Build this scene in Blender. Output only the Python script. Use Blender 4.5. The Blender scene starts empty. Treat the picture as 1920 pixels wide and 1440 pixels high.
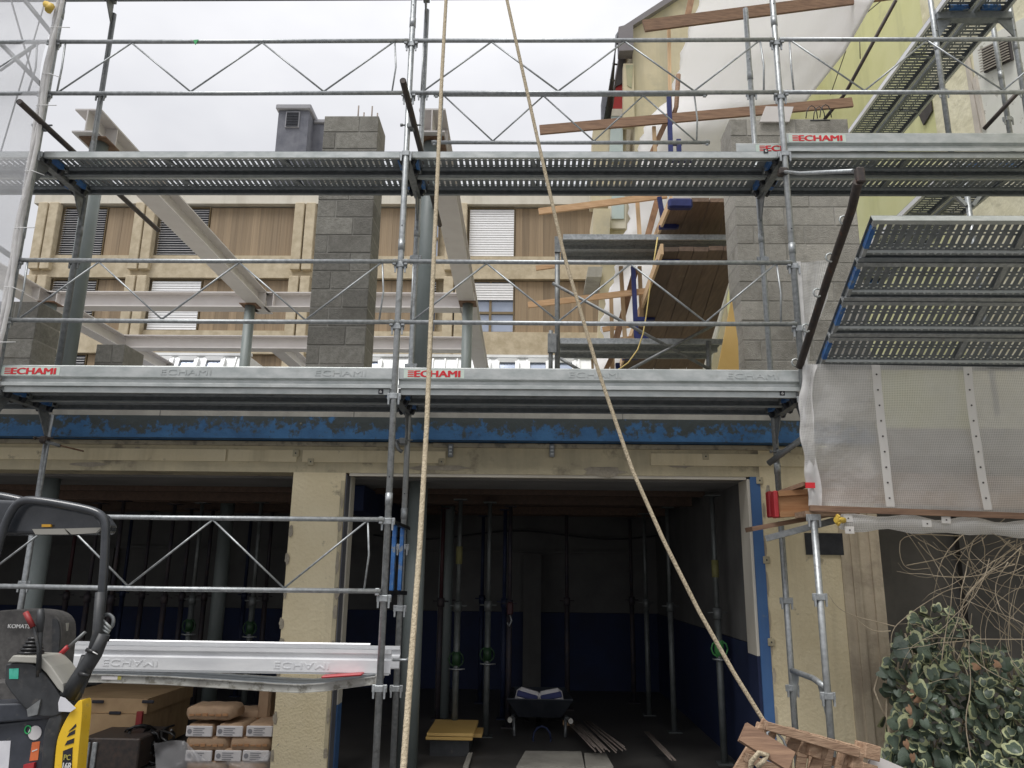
import bpy, math, random
from mathutils import Vector, Matrix
random.seed(7)
sc = bpy.context.scene
col = sc.collection
# ------------------------------------------------------------------ camera
CAM = Vector((4.094, -5.662, 1.639)); PI_, YA, RO, FPX = 0.23977, -0.02375, 0.01282, 1446.8
cp, sp, cy, sy = math.cos(PI_), math.sin(PI_), math.cos(YA), math.sin(YA)
FW = Vector((sy*cp, cy*cp, sp)); RT = Vector((cy, -sy, 0)); UP = RT.cross(FW)
cr, sr = math.cos(RO), math.sin(RO)
RT, UP = cr*RT + sr*UP, -sr*RT + cr*UP
cd = bpy.data.cameras.new('camera'); cam = bpy.data.objects.new('camera', cd); col.objects.link(cam)
M = Matrix((RT, UP, -FW)).transposed().to_4x4(); M.translation = CAM
cam.matrix_world = M
cd.sensor_width = 36; cd.lens = FPX/1920*36; cd.clip_end = 500; cd.clip_start = 0.05
sc.camera = cam
# ------------------------------------------------------------------ world: overcast sky
SUN_EL, SUN_AZ = math.radians(63), math.radians(218)
w = bpy.data.worlds.new('World'); sc.world = w; w.use_nodes = True
nt = w.node_tree; nt.nodes.clear()
N = nt.nodes.new; L = nt.links.new
out = N('ShaderNodeOutputWorld'); bg = N('ShaderNodeBackground'); L(bg.outputs[0], out.inputs[0])
sky = N('ShaderNodeTexSky'); sky.sky_type = 'NISHITA'; sky.sun_disc = False
sky.sun_elevation = SUN_EL; sky.sun_rotation = SUN_AZ; sky.dust_density = 6; sky.air_density = 1
hs = N('ShaderNodeHueSaturation'); hs.inputs['Saturation'].default_value = 0.12; L(sky.outputs[0], hs.inputs['Color'])
tc = N('ShaderNodeTexCoord'); mp = N('ShaderNodeMapping'); mp.inputs['Scale'].default_value = (1.4, 1.4, 2.6)
L(tc.outputs['Generated'], mp.inputs[0])
nz = N('ShaderNodeTexNoise'); nz.inputs['Scale'].default_value = 1.7; nz.inputs['Detail'].default_value = 5; L(mp.outputs[0], nz.inputs['Vector'])
cr_ = N('ShaderNodeValToRGB'); cr_.color_ramp.elements[0].position = .32; cr_.color_ramp.elements[1].position = .68
cr_.color_ramp.elements[0].color = (6.5, 6.6, 7.05, 1); cr_.color_ramp.elements[1].color = (8.9, 8.92, 9.2, 1)
L(nz.outputs[0], cr_.inputs[0])
mx = N('ShaderNodeMix'); mx.data_type = 'RGBA'; mx.inputs[0].default_value = 0.93
L(hs.outputs[0], mx.inputs[6]); L(cr_.outputs[0], mx.inputs[7])
# overcast sky: brighter towards the zenith, one smooth law for the whole dome
sx = N('ShaderNodeSeparateXYZ'); L(tc.outputs['Generated'], sx.inputs[0])
mr = N('ShaderNodeMapRange'); mr.inputs[1].default_value = 0; mr.inputs[2].default_value = 1; mr.inputs[3].default_value = .50; mr.inputs[4].default_value = 1.30
L(sx.outputs[2], mr.inputs[0]); vm = N('ShaderNodeVectorMath'); vm.operation = 'SCALE'; L(mx.outputs[2], vm.inputs[0]); L(mr.outputs[0], vm.inputs['Scale'])
L(vm.outputs[0], bg.inputs[0])
bg.inputs[1].default_value = 0.094
sd = bpy.data.lights.new('sun', 'SUN'); sd.energy = 1.7; sd.angle = math.radians(28); sd.color = (1, .975, .94)
so = bpy.data.objects.new('sun', sd); col.objects.link(so)
sdir = Vector((math.sin(SUN_AZ)*math.cos(SUN_EL), math.cos(SUN_AZ)*math.cos(SUN_EL), math.sin(SUN_EL)))
so.rotation_euler = sdir.to_track_quat('Z', 'Y').to_euler(); so.location = (0, -10, 20)
sc.view_settings.view_transform = 'Standard'; sc.view_settings.look = 'None'
sc.view_settings.exposure = 0.42; sc.view_settings.gamma = 1
sc.render.engine = 'CYCLES'
sc.cycles.transparent_max_bounces = 24; sc.cycles.max_bounces = 6

def P(px, py, Y=None, X=None, Z=None):
    d = FW + RT*((px-960)/FPX) + UP*((720-py)/FPX)
    if Y is not None: t = (Y-CAM.y)/d.y
    elif X is not None: t = (X-CAM.x)/d.x
    else: t = (Z-CAM.z)/d.z
    return CAM + d*t
# ------------------------------------------------------------------ materials
MT = {}
def mat(name, c1, c2=None, rough=.6, metal=0., scale=8., stretch=(1,1,1), detail=5, bump=.0, bscale=None, rnd=0., lo=.35, hi=.65,
        streak=None, streakc=None, spots=None, spotc=None, spotlo=.62, spothi=.68, spotscale=5, spec=.5, world=False, alpha=None, island=False):
    m = bpy.data.materials.new(name); m.use_nodes = True; MT[name] = m
    t = m.node_tree; b = t.nodes['Principled BSDF']; n = t.nodes.new; l = t.links.new
    b.inputs['Roughness'].default_value = rough; b.inputs['Metallic'].default_value = metal
    b.inputs['Specular IOR Level'].default_value = spec
    if world:
        g = n('ShaderNodeNewGeometry'); src = g.outputs['Position']
    else:
        g = n('ShaderNodeTexCoord'); src = g.outputs['Object']
    oi = n('ShaderNodeObjectInfo')
    ad = n('ShaderNodeVectorMath'); ad.operation = 'MULTIPLY_ADD'
    l(oi.outputs['Random'], ad.inputs[0]); ad.inputs[1].default_value = (0, 0, 0) if world else (37, 23, 51); l(src, ad.inputs[2])
    mp = n('ShaderNodeMapping'); mp.inputs['Scale'].default_value = stretch; l(ad.outputs[0], mp.inputs[0])
    nz = n('ShaderNodeTexNoise'); nz.inputs['Scale'].default_value = scale; nz.inputs['Detail'].default_value = detail
    nz.inputs['Roughness'].default_value = .6
    l(mp.outputs[0], nz.inputs['Vector'])
    rp = n('ShaderNodeMapRange'); rp.inputs[1].default_value = lo; rp.inputs[2].default_value = hi; l(nz.outputs[0], rp.inputs[0])
    mx = n('ShaderNodeMix'); mx.data_type = 'RGBA'; mx.inputs[6].default_value = (*c1, 1); mx.inputs[7].default_value = (*(c2 or c1), 1)
    l(rp.outputs[0], mx.inputs[0]); cur = mx.outputs[2]
    def layer(sc_, st, c, a, z, amt=1., det=6):
        nonlocal cur
        m2 = n('ShaderNodeMapping'); m2.inputs['Scale'].default_value = st; m2.inputs['Location'].default_value = (3.1, 7.7, 1.3); l(ad.outputs[0], m2.inputs[0])
        z2 = n('ShaderNodeTexNoise'); z2.inputs['Scale'].default_value = sc_; z2.inputs['Detail'].default_value = det; z2.inputs['Roughness'].default_value = .65; l(m2.outputs[0], z2.inputs['Vector'])
        r2 = n('ShaderNodeMapRange'); r2.inputs[1].default_value = a; r2.inputs[2].default_value = z; r2.inputs[4].default_value = amt; l(z2.outputs[0], r2.inputs[0])
        x2 = n('ShaderNodeMix'); x2.data_type = 'RGBA'; x2.inputs[7].default_value = (*c, 1); l(r2.outputs[0], x2.inputs[0]); l(cur, x2.inputs[6]); cur = x2.outputs[2]
    if streak: layer(streak, (1, 1, .07), streakc, .5, .75, .7)
    if spots: layer(spotscale, (1, 1, 1), spotc, spotlo, spothi, spots)
    if rnd:
        h = n('ShaderNodeHueSaturation'); v = n('ShaderNodeMapRange'); v.inputs[3].default_value = 1-rnd; v.inputs[4].default_value = 1+rnd
        if island:
            gi = n('ShaderNodeNewGeometry'); l(gi.outputs['Random Per Island'], v.inputs[0])
        else: l(oi.outputs['Random'], v.inputs[0])
        l(v.outputs[0], h.inputs['Value']); l(cur, h.inputs['Color']); cur = h.outputs[0]
    l(cur, b.inputs['Base Color'])
    rr = n('ShaderNodeMapRange'); rr.inputs[3].default_value = max(.03, rough-.12); rr.inputs[4].default_value = min(1, rough+.12); l(nz.outputs[0], rr.inputs[0]); l(rr.outputs[0], b.inputs['Roughness'])
    if bump:
        z3 = n('ShaderNodeTexNoise'); z3.inputs['Scale'].default_value = bscale or scale*3; z3.inputs['Detail'].default_value = 6; l(mp.outputs[0], z3.inputs['Vector'])
        bp = n('ShaderNodeBump'); bp.inputs['Strength'].default_value = min(1, bump); bp.inputs['Distance'].default_value = .02; l(z3.outputs[0], bp.inputs['Height']); l(bp.outputs[0], b.inputs['Normal'])
    return m
mat('galv', (.30,.32,.33), (.47,.49,.50), .42, .55, 30, spots=.6, spotc=(.20,.20,.19), spotscale=9, streak=6, streakc=(.36,.37,.36))
mat('galv_dark', (.17,.18,.185), (.27,.28,.28), .5, .45, 25, spots=.7, spotc=(.10,.085,.07), spotscale=7)
mat('galv_deck', (.17,.19,.205), (.25,.27,.285), .5, .3, 18, spots=.5, spotc=(.13,.13,.12), spotscale=6)
mat('galv_light', (.40,.43,.42), (.54,.56,.55), .38, .45, 14, (.5,1,1), spots=.5, spotc=(.34,.34,.31), spotscale=8, spotlo=.58, spothi=.75, bump=.05)
mat('alu_new', (.74,.75,.77), (.86,.87,.88), .35, .2, 10, (.3,1,1))
mat('dirty_alu', (.33,.325,.30), (.50,.50,.47), .5, .3, 12, (.5,1,1), spots=.8, spotc=(.16,.15,.12), spotscale=14, spotlo=.52, spothi=.62)
mat('rust_pole', (.045,.04,.04), (.085,.065,.055), .55, .3, 20, spots=.8, spotc=(.12,.06,.04), spotscale=12)
mat('black_metal', (.02,.022,.026), (.04,.042,.048), .4, .3, 15)
mat('blue_enamel', (.03,.11,.33), (.06,.19,.45), .5, .1, 14, spots=.9, spotc=(.22,.25,.27), spotscale=16, spotlo=.55, spothi=.62)
mat('navy', (.015,.022,.11), (.025,.036,.16), .5, .1, 14, spots=.5, spotc=(.08,.07,.09), spotscale=10)
mat('shaded_blue_paint', (.008,.015,.05), (.013,.024,.075), .75, 0, 2.5)  # interior blue, colour darkened to stand in for shade inside the garage
mat('pitted', (.66,.57,.375), (.72,.63,.44), .9, 0, 2.5, bump=.35, bscale=60, spots=.8, spotc=(.33,.28,.20), spotscale=55, spotlo=.61, spothi=.66, world=True)
mat('streaked_render', (.44,.37,.27), (.52,.45,.34), .9, 0, 2.5, bump=.3, bscale=22, streak=7, streakc=(.22,.18,.135), spots=.6, spotc=(.30,.25,.19), spotscale=2.2, spotlo=.5, spothi=.6, world=True)
mat('blue_jamb', (.045,.12,.29), (.06,.15,.34), .6, 0, 3, streak=8, streakc=(.10,.17,.30), spots=.5, spotc=(.2,.22,.22), spotlo=.64, spothi=.7)
mat('cream', (.67,.575,.375), (.73,.64,.44), .85, 0, 2.2, bump=.35, bscale=34, streak=3.2, streakc=(.42,.36,.23), spots=.8, spotc=(.24,.21,.155), spotscale=4.5, spotlo=.63, spothi=.7, world=True)
mat('cream_old', (.55,.48,.32), (.44,.39,.27), .9, 0, 3.5, bump=.25, bscale=25, streak=2.6, streakc=(.25,.22,.16), spots=.9, spotc=(.20,.175,.13), spotscale=3, spotlo=.55, spothi=.66, world=True)
mat('ledge', (.30,.26,.19), (.42,.37,.26), .9, 0, 6, (.4,1,1), bump=.3, bscale=30, spots=.8, spotc=(.12,.11,.09), spotscale=7, spotlo=.5, spothi=.62, world=True)
mat('bare_plaster', (.27,.24,.19), (.36,.32,.25), .95, 0, 9, bump=.5, bscale=40, world=True)
mat('stained_concrete', (.30,.285,.25), (.40,.38,.33), .9, 0, 3, (1,1,1), bump=.2, bscale=30, streak=3, streakc=(.19,.18,.16), world=True)
mat('int_white_shaded', (.10,.10,.098), (.145,.143,.138), .9, 0, 2, streak=2, streakc=(.09,.088,.08), world=True)  # white inner walls, colour lowered to carry the dim interior's shade
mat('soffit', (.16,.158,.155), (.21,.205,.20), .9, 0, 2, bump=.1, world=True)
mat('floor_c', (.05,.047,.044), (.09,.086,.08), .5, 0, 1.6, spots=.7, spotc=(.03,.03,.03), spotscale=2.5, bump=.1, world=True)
mat('ground_c', (.10,.097,.09), (.15,.142,.135), .7, 0, 1.2, bump=.2, world=True)
mat('block', (.20,.193,.17), (.285,.275,.245), .95, 0, 26, rnd=.2, bump=.45, bscale=90, spots=.65, spotc=(.15,.14,.12), spotscale=3.4, spotlo=.48, spothi=.72)
mat('block_light', (.33,.315,.28), (.41,.39,.35), .95, 0, 26, rnd=.16, bump=.45, bscale=90, spots=.7, spotc=(.19,.18,.155), spotscale=2.6, spotlo=.52, spothi=.66)
mat('mortar', (.27,.26,.235), (.33,.32,.29), .95, 0, 20, bump=.2)
mat('primer', (.66,.625,.605), (.71,.68,.66), .6, 0, 4, spots=.25, spotc=(.42,.33,.27), spotlo=.6, spothi=.75)
mat('rusty', (.16,.085,.05), (.26,.17,.11), .8, .1, 12)
mat('column_paint', (.18,.21,.205), (.22,.25,.245), .5, 0, 3, streak=4, streakc=(.15,.175,.17))
mat('wood_old', (.17,.10,.065), (.29,.18,.115), .8, 0, 6, (.6,9,9), rnd=.2, bump=.15)
mat('wood_dark', (.085,.055,.04), (.135,.085,.06), .75, 0, 5, (6,.6,6), rnd=.4, bump=.1, spots=.5, spotc=(.22,.17,.13), spotscale=3, spotlo=.66, spothi=.75)
mat('wood_deck', (.13,.085,.058), (.20,.135,.095), .75, 0, 5, (6,.6,6), rnd=.35, bump=.1, spots=.5, spotc=(.30,.24,.19), spotscale=3, spotlo=.66, spothi=.75)
mat('wood_new', (.50,.30,.155), (.64,.42,.24), .75, 0, 6, (1,8,8), rnd=.12)
mat('wood_stud', (.55,.37,.21), (.68,.48,.29), .75, 0, 6, (8,8,.6), rnd=.15)
mat('wood_brace', (.30,.17,.10), (.44,.27,.16), .75, 0, 6, (5,8,2), rnd=.15)
mat('wood_beam', (.33,.16,.07), (.42,.23,.11), .7, 0, 5, (1,8,8), rnd=.1)
mat('wood_pallet', (.22,.135,.085), (.40,.275,.185), .85, 0, 7, (1,7,7), rnd=.28, bump=.3, spots=.5, spotc=(.16,.09,.06), spotscale=4)
mat('ply', (.42,.28,.15), (.52,.36,.2), .7, 0, 4, (1,4,1), spots=.3, spotc=(.2,.14,.09))
mat('ply_yellow', (.62,.40,.12), (.70,.47,.17), .55, 0, 2)
mat('red_paint', (.20,.02,.02), (.28,.03,.03), .5, 0, 6)
mat('red_cap', (.38,.025,.035), (.46,.04,.045), .4, 0, 6)
mat('cladding', (.34,.255,.165), (.27,.20,.128), .8, 0, 2.2, (3,3,.35), rnd=.17, streak=1.6, streakc=(.19,.145,.10))
mat('pebble', (.47,.395,.27), (.62,.535,.39), .95, 0, 3.2, bump=.5, bscale=8, streak=.8, streakc=(.42,.35,.24))
mat('roof_edge', (.62,.58,.49), (.70,.66,.57), .9, 0, 1.5, streak=1, streakc=(.42,.38,.3))
mat('frame_brown', (.20,.15,.08), (.24,.18,.1), .6)
mat('frame_dark', (.05,.045,.045), (.07,.06,.06), .6)
mat('blind_white', (.80,.80,.80), (.86,.86,.87), .5)
mat('blind_grey', (.50,.50,.51), (.60,.60,.60), .45, .2)
mat('glass_sky_tint', (.36,.42,.54), (.46,.51,.63), .12, .25, .8, spec=.8)  # pale blue base colour stands in for reflected sky
mat('glass_dark', (.03,.03,.045), (.07,.075,.1), .1, 0, .8, spec=.8)
mat('metal_white', (.74,.75,.75), (.82,.83,.83), .45, .1, 3)
mat('slate', (.115,.12,.145), (.18,.185,.21), .8, 0, 2.5, bump=.2, streak=2, streakc=(.22,.22,.24))
mat('slate_cap', (.30,.30,.32), (.36,.36,.38), .7, 0, 2)
mat('roof_grey', (.17,.155,.165), (.21,.195,.205), .7, 0, 2)
mat('gable_beige', (.52,.455,.31), (.61,.54,.39), .9, 0, .9, streak=.9, streakc=(.34,.32,.25), spots=.7, spotc=(.34,.32,.26), spotscale=.55, spotlo=.55, spothi=.72)
mat('gable_green', (.18,.26,.20), (.40,.38,.25), .9, 0, 2)
mat('red_shutter', (.40,.03,.03), (.46,.04,.035), .7)
mat('pale_glass', (.42,.50,.50), (.5,.58,.58), .2, 0, 1)
mat('yellow_wall', (.68,.68,.35), (.75,.75,.44), .9, 0, 1.2, streak=1.4, streakc=(.48,.49,.26), spots=.35, spotc=(.5,.5,.33), spotscale=1.3)
mat('roughcast', (.72,.68,.48), (.80,.76,.57), .95, 0, 2, bump=1., bscale=7)
mat('shutter_white', (.68,.69,.62), (.74,.74,.68), .8, 0, 4, spots=.9, spotc=(.38,.37,.31), spotscale=6, spotlo=.6, spothi=.64)
mat('louver', (.50,.46,.40), (.60,.55,.48), .8, 0, 4)
mat('rope', (.42,.35,.24), (.54,.46,.33), .9, 0, 60, (1,1,.6), bump=.6, bscale=140)
mat('rope_yellow', (.60,.46,.16), (.70,.55,.22), .8)
mat('cable_tie', (.75,.75,.74), None, .5)
mat('sticker', (.55,.66,.58), (.62,.7,.63), .5)
mat('red_print', (.62,.02,.03), None, .5)
mat('black_print', (.02,.02,.03), None, .5)
mat('white_print', (.7,.7,.68), None, .5)
mat('grey_print', (.25,.25,.27), None, .6)
mat('kraft', (.36,.24,.15), (.45,.31,.2), .8, 0, 6, spots=.4, spotc=(.26,.16,.1))
mat('kraft_white', (.62,.60,.60), (.70,.68,.68), .7, 0, 6)
mat('black_plastic', (.028,.03,.033), (.05,.053,.057), .5, 0, 12, spots=.6, spotc=(.12,.11,.10), spotscale=14, spotlo=.58, spothi=.72)
mat('seat_fabric', (.075,.072,.07), (.12,.115,.11), .85, 0, 30, spots=.6, spotc=(.2,.19,.18), spotscale=30, spotlo=.66, spothi=.7)
mat('grey_plastic', (.36,.35,.31), (.42,.41,.37), .5, 0, 6)
mat('body_black', (.035,.04,.05), (.055,.06,.075), .35, 0, 9, spots=.7, spotc=(.15,.14,.125), spotscale=16, spotlo=.58, spothi=.7)
mat('canopy', (.03,.034,.04), (.05,.054,.062), .22, 0, 9, spec=.7)
mat('yellow_paint', (.80,.50,.02), (.86,.56,.04), .4, 0, 9, spots=.8, spotc=(.32,.24,.10), spotscale=22, spotlo=.6, spothi=.68)
mat('teal', (.05,.42,.30), (.09,.5,.38), .6, 0, 30)
mat('orange', (.60,.13,.04), (.68,.18,.06), .6, 0, 20)
mat('amber', (.60,.32,.03), None, .4)
mat('lens_grey', (.30,.29,.26), None, .3)
mat('paper', (.62,.62,.66), (.72,.72,.75), .8)
mat('green_plastic', (.012,.045,.016), (.02,.06,.022), .5)
mat('green_bright', (.06,.26,.07), (.08,.32,.1), .5)
mat('green_tag', (.03,.4,.12), None, .5)
mat('prop_dark', (.035,.035,.05), (.07,.055,.055), .6, .2, 10)
mat('prop_galv', (.11,.125,.12), (.17,.18,.18), .5, .4, 10)
mat('prop_red', (.045,.016,.02), (.07,.022,.025), .6, .1, 10)
mat('prop_blue', (.012,.02,.05), (.02,.03,.08), .6, .1, 10)
mat('yellow_tag', (.40,.36,.08), None, .6)
mat('prop_tag', (.16,.15,.05), (.2,.19,.08), .7)
mat('cable_black', (.012,.012,.014), (.03,.03,.03), .35)
mat('tub', (.025,.03,.04), (.04,.045,.055), .5)
mat('bag_blue', (.04,.05,.16), None, .6)
mat('ivy_green', (.055,.085,.058), (.12,.155,.115), .38, 0, 9, rnd=.35, island=True, spec=.6)
mat('ivy_cream', (.36,.40,.20), (.56,.58,.36), .5, 0, 9, rnd=.2, island=True)
mat('dead_leaf', (.30,.17,.10), (.4,.25,.16), .8)
mat('vine', (.38,.31,.22), (.54,.46,.34), .9, 0, 10)
mat('dark_wall', (.13,.125,.12), (.20,.19,.18), .9, 0, 2, world=True, streak=1.5, streakc=(.08,.08,.08))
mat('knob_yellow', (.62,.42,.06), (.72,.5,.1), .5)
mat('rebar', (.20,.16,.14), (.28,.24,.21), .6, .4, 30)

# blue peeling edge paint: black lichen grows down from the top edge
def blue_edge():
    m = mat('blue_edge', (.018,.08,.19), (.035,.125,.27), .7, 0, 5, world=True, bump=.3, bscale=18)
    t = m.node_tree; n = t.nodes.new; l = t.links.new; b = t.nodes['Principled BSDF']
    cur = b.inputs['Base Color'].links[0].from_socket
    g = n('ShaderNodeNewGeometry'); s = n('ShaderNodeSeparateXYZ'); l(g.outputs['Position'], s.inputs[0])
    def nz(sc_, d=8):
        z = n('ShaderNodeTexNoise'); z.inputs['Scale'].default_value = sc_; z.inputs['Detail'].default_value = d; z.inputs['Roughness'].default_value = .7; l(g.outputs['Position'], z.inputs['Vector']); return z.outputs[0]
    def mth(op, a, bb):
        q = n('ShaderNodeMath'); q.operation = op
        for i, v in enumerate((a, bb)):
            if isinstance(v, (int, float)): q.inputs[i].default_value = v
            else: l(v, q.inputs[i])
        return q.outputs[0]
    h = mth('MULTIPLY', mth('SUBTRACT', s.outputs[2], 2.84), 1.0)
    k = mth('ADD', mth('MULTIPLY', nz(14, 10), .75), mth('ADD', mth('MULTIPLY', nz(2.2), .45), h))
    r = n('ShaderNodeMapRange'); r.inputs[1].default_value = .565; r.inputs[2].default_value = .64; l(k, r.inputs[0])
    x = n('ShaderNodeMix'); x.data_type = 'RGBA'; x.inputs[7].default_value = (.035,.045,.045,1); l(r.outputs[0], x.inputs[0]); l(cur, x.inputs[6])
    r2 = n('ShaderNodeMapRange'); r2.inputs[1].default_value = .685; r2.inputs[2].default_value = .70; l(nz(3.1), r2.inputs[0])
    x2 = n('ShaderNodeMix'); x2.data_type = 'RGBA'; x2.inputs[7].default_value = (.3,.26,.19,1); l(r2.outputs[0], x2.inputs[0]); l(x.outputs[2], x2.inputs[6])
    l(x2.outputs[2], b.inputs['Base Color'])
blue_edge()

def sheet_mat(name, c, trans_mix, transp, grid=None, gridc=None, width=.18, rough=.5, wr=0):
    """translucent plastic: diffuse + translucent, part clear, optional woven reinforcement grid in uv metres"""
    m = bpy.data.materials.new(name); m.use_nodes = True; MT[name] = m
    t = m.node_tree; t.nodes.clear(); n = t.nodes.new; l = t.links.new
    o = n('ShaderNodeOutputMaterial'); d = n('ShaderNodeBsdfPrincipled'); d.inputs['Base Color'].default_value = (*c, 1); d.inputs['Roughness'].default_value = rough
    tr = n('ShaderNodeBsdfTranslucent'); tr.inputs[0].default_value = (*c, 1)
    a = n('ShaderNodeMixShader'); a.inputs[0].default_value = trans_mix; l(d.outputs[0], a.inputs[1]); l(tr.outputs[0], a.inputs[2])
    tp = n('ShaderNodeBsdfTransparent'); mxs = n('ShaderNodeMixShader'); l(a.outputs[0], mxs.inputs[1]); l(tp.outputs[0], mxs.inputs[2]); l(mxs.outputs[0], o.inputs[0])
    mxs.inputs[0].default_value = transp
    g = n('ShaderNodeNewGeometry')
    if wr:
        z = n('ShaderNodeTexNoise'); z.inputs['Scale'].default_value = 5; z.inputs['Detail'].default_value = 4; l(g.outputs['Position'], z.inputs['Vector'])
        b = n('ShaderNodeBump'); b.inputs['Strength'].default_value = wr; b.inputs['Distance'].default_value = .05; l(z.outputs[0], b.inputs['Height']); l(b.outputs[0], d.inputs['Normal'])
    if grid:
        uv = n('ShaderNodeTexCoord'); s = n('ShaderNodeSeparateXYZ'); l(uv.outputs['UV'], s.inputs[0]); outs = []
        for i in (0, 1):
            q = n('ShaderNodeMath'); q.operation = 'MULTIPLY'; l(s.outputs[i], q.inputs[0]); q.inputs[1].default_value = 1/grid
            f = n('ShaderNodeMath'); f.operation = 'FRACT'; l(q.outputs[0], f.inputs[0])
            k = n('ShaderNodeMath'); k.operation = 'LESS_THAN'; l(f.outputs[0], k.inputs[0]); k.inputs[1].default_value = width; outs.append(k.outputs[0])
        mm = n('ShaderNodeMath'); mm.operation = 'MAXIMUM'; l(outs[0], mm.inputs[0]); l(outs[1], mm.inputs[1])
        z2 = n('ShaderNodeTexNoise'); z2.inputs['Scale'].default_value = 2.2; z2.inputs['Detail'].default_value = 3; l(g.outputs['Position'], z2.inputs['Vector'])
        v = n('ShaderNodeMapRange'); v.inputs[1].default_value = .3; v.inputs[2].default_value = .7; v.inputs[3].default_value = transp-.12; v.inputs[4].default_value = min(1, transp+.1); l(z2.outputs[0], v.inputs[0])
        r = n('ShaderNodeMix'); r.data_type = 'FLOAT'; l(mm.outputs[0], r.inputs[0]); l(v.outputs[0], r.inputs[2]); r.inputs[3].default_value = max(0, transp-.32)
        l(r.outputs[0], mxs.inputs[0])
    return m
sheet_mat('tarp', (.92,.91,.92), .5, .0, wr=.2, rough=.55)
sheet_mat('net', (.86,.855,.84), .6, .36, grid=.0125, width=.22, rough=.28, wr=.9)
sheet_mat('net_side', (.80,.81,.84), .5, .50, rough=.5, wr=.2)
sheet_mat('net_band', (.86,.84,.81), .4, .02, rough=.5)
sheet_mat('net_fold', (.85,.84,.83), .4, .15, rough=.3, wr=.6)
sheet_mat('plastic_film', (.62,.62,.64), .3, .6, rough=.15, wr=.5)

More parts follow.
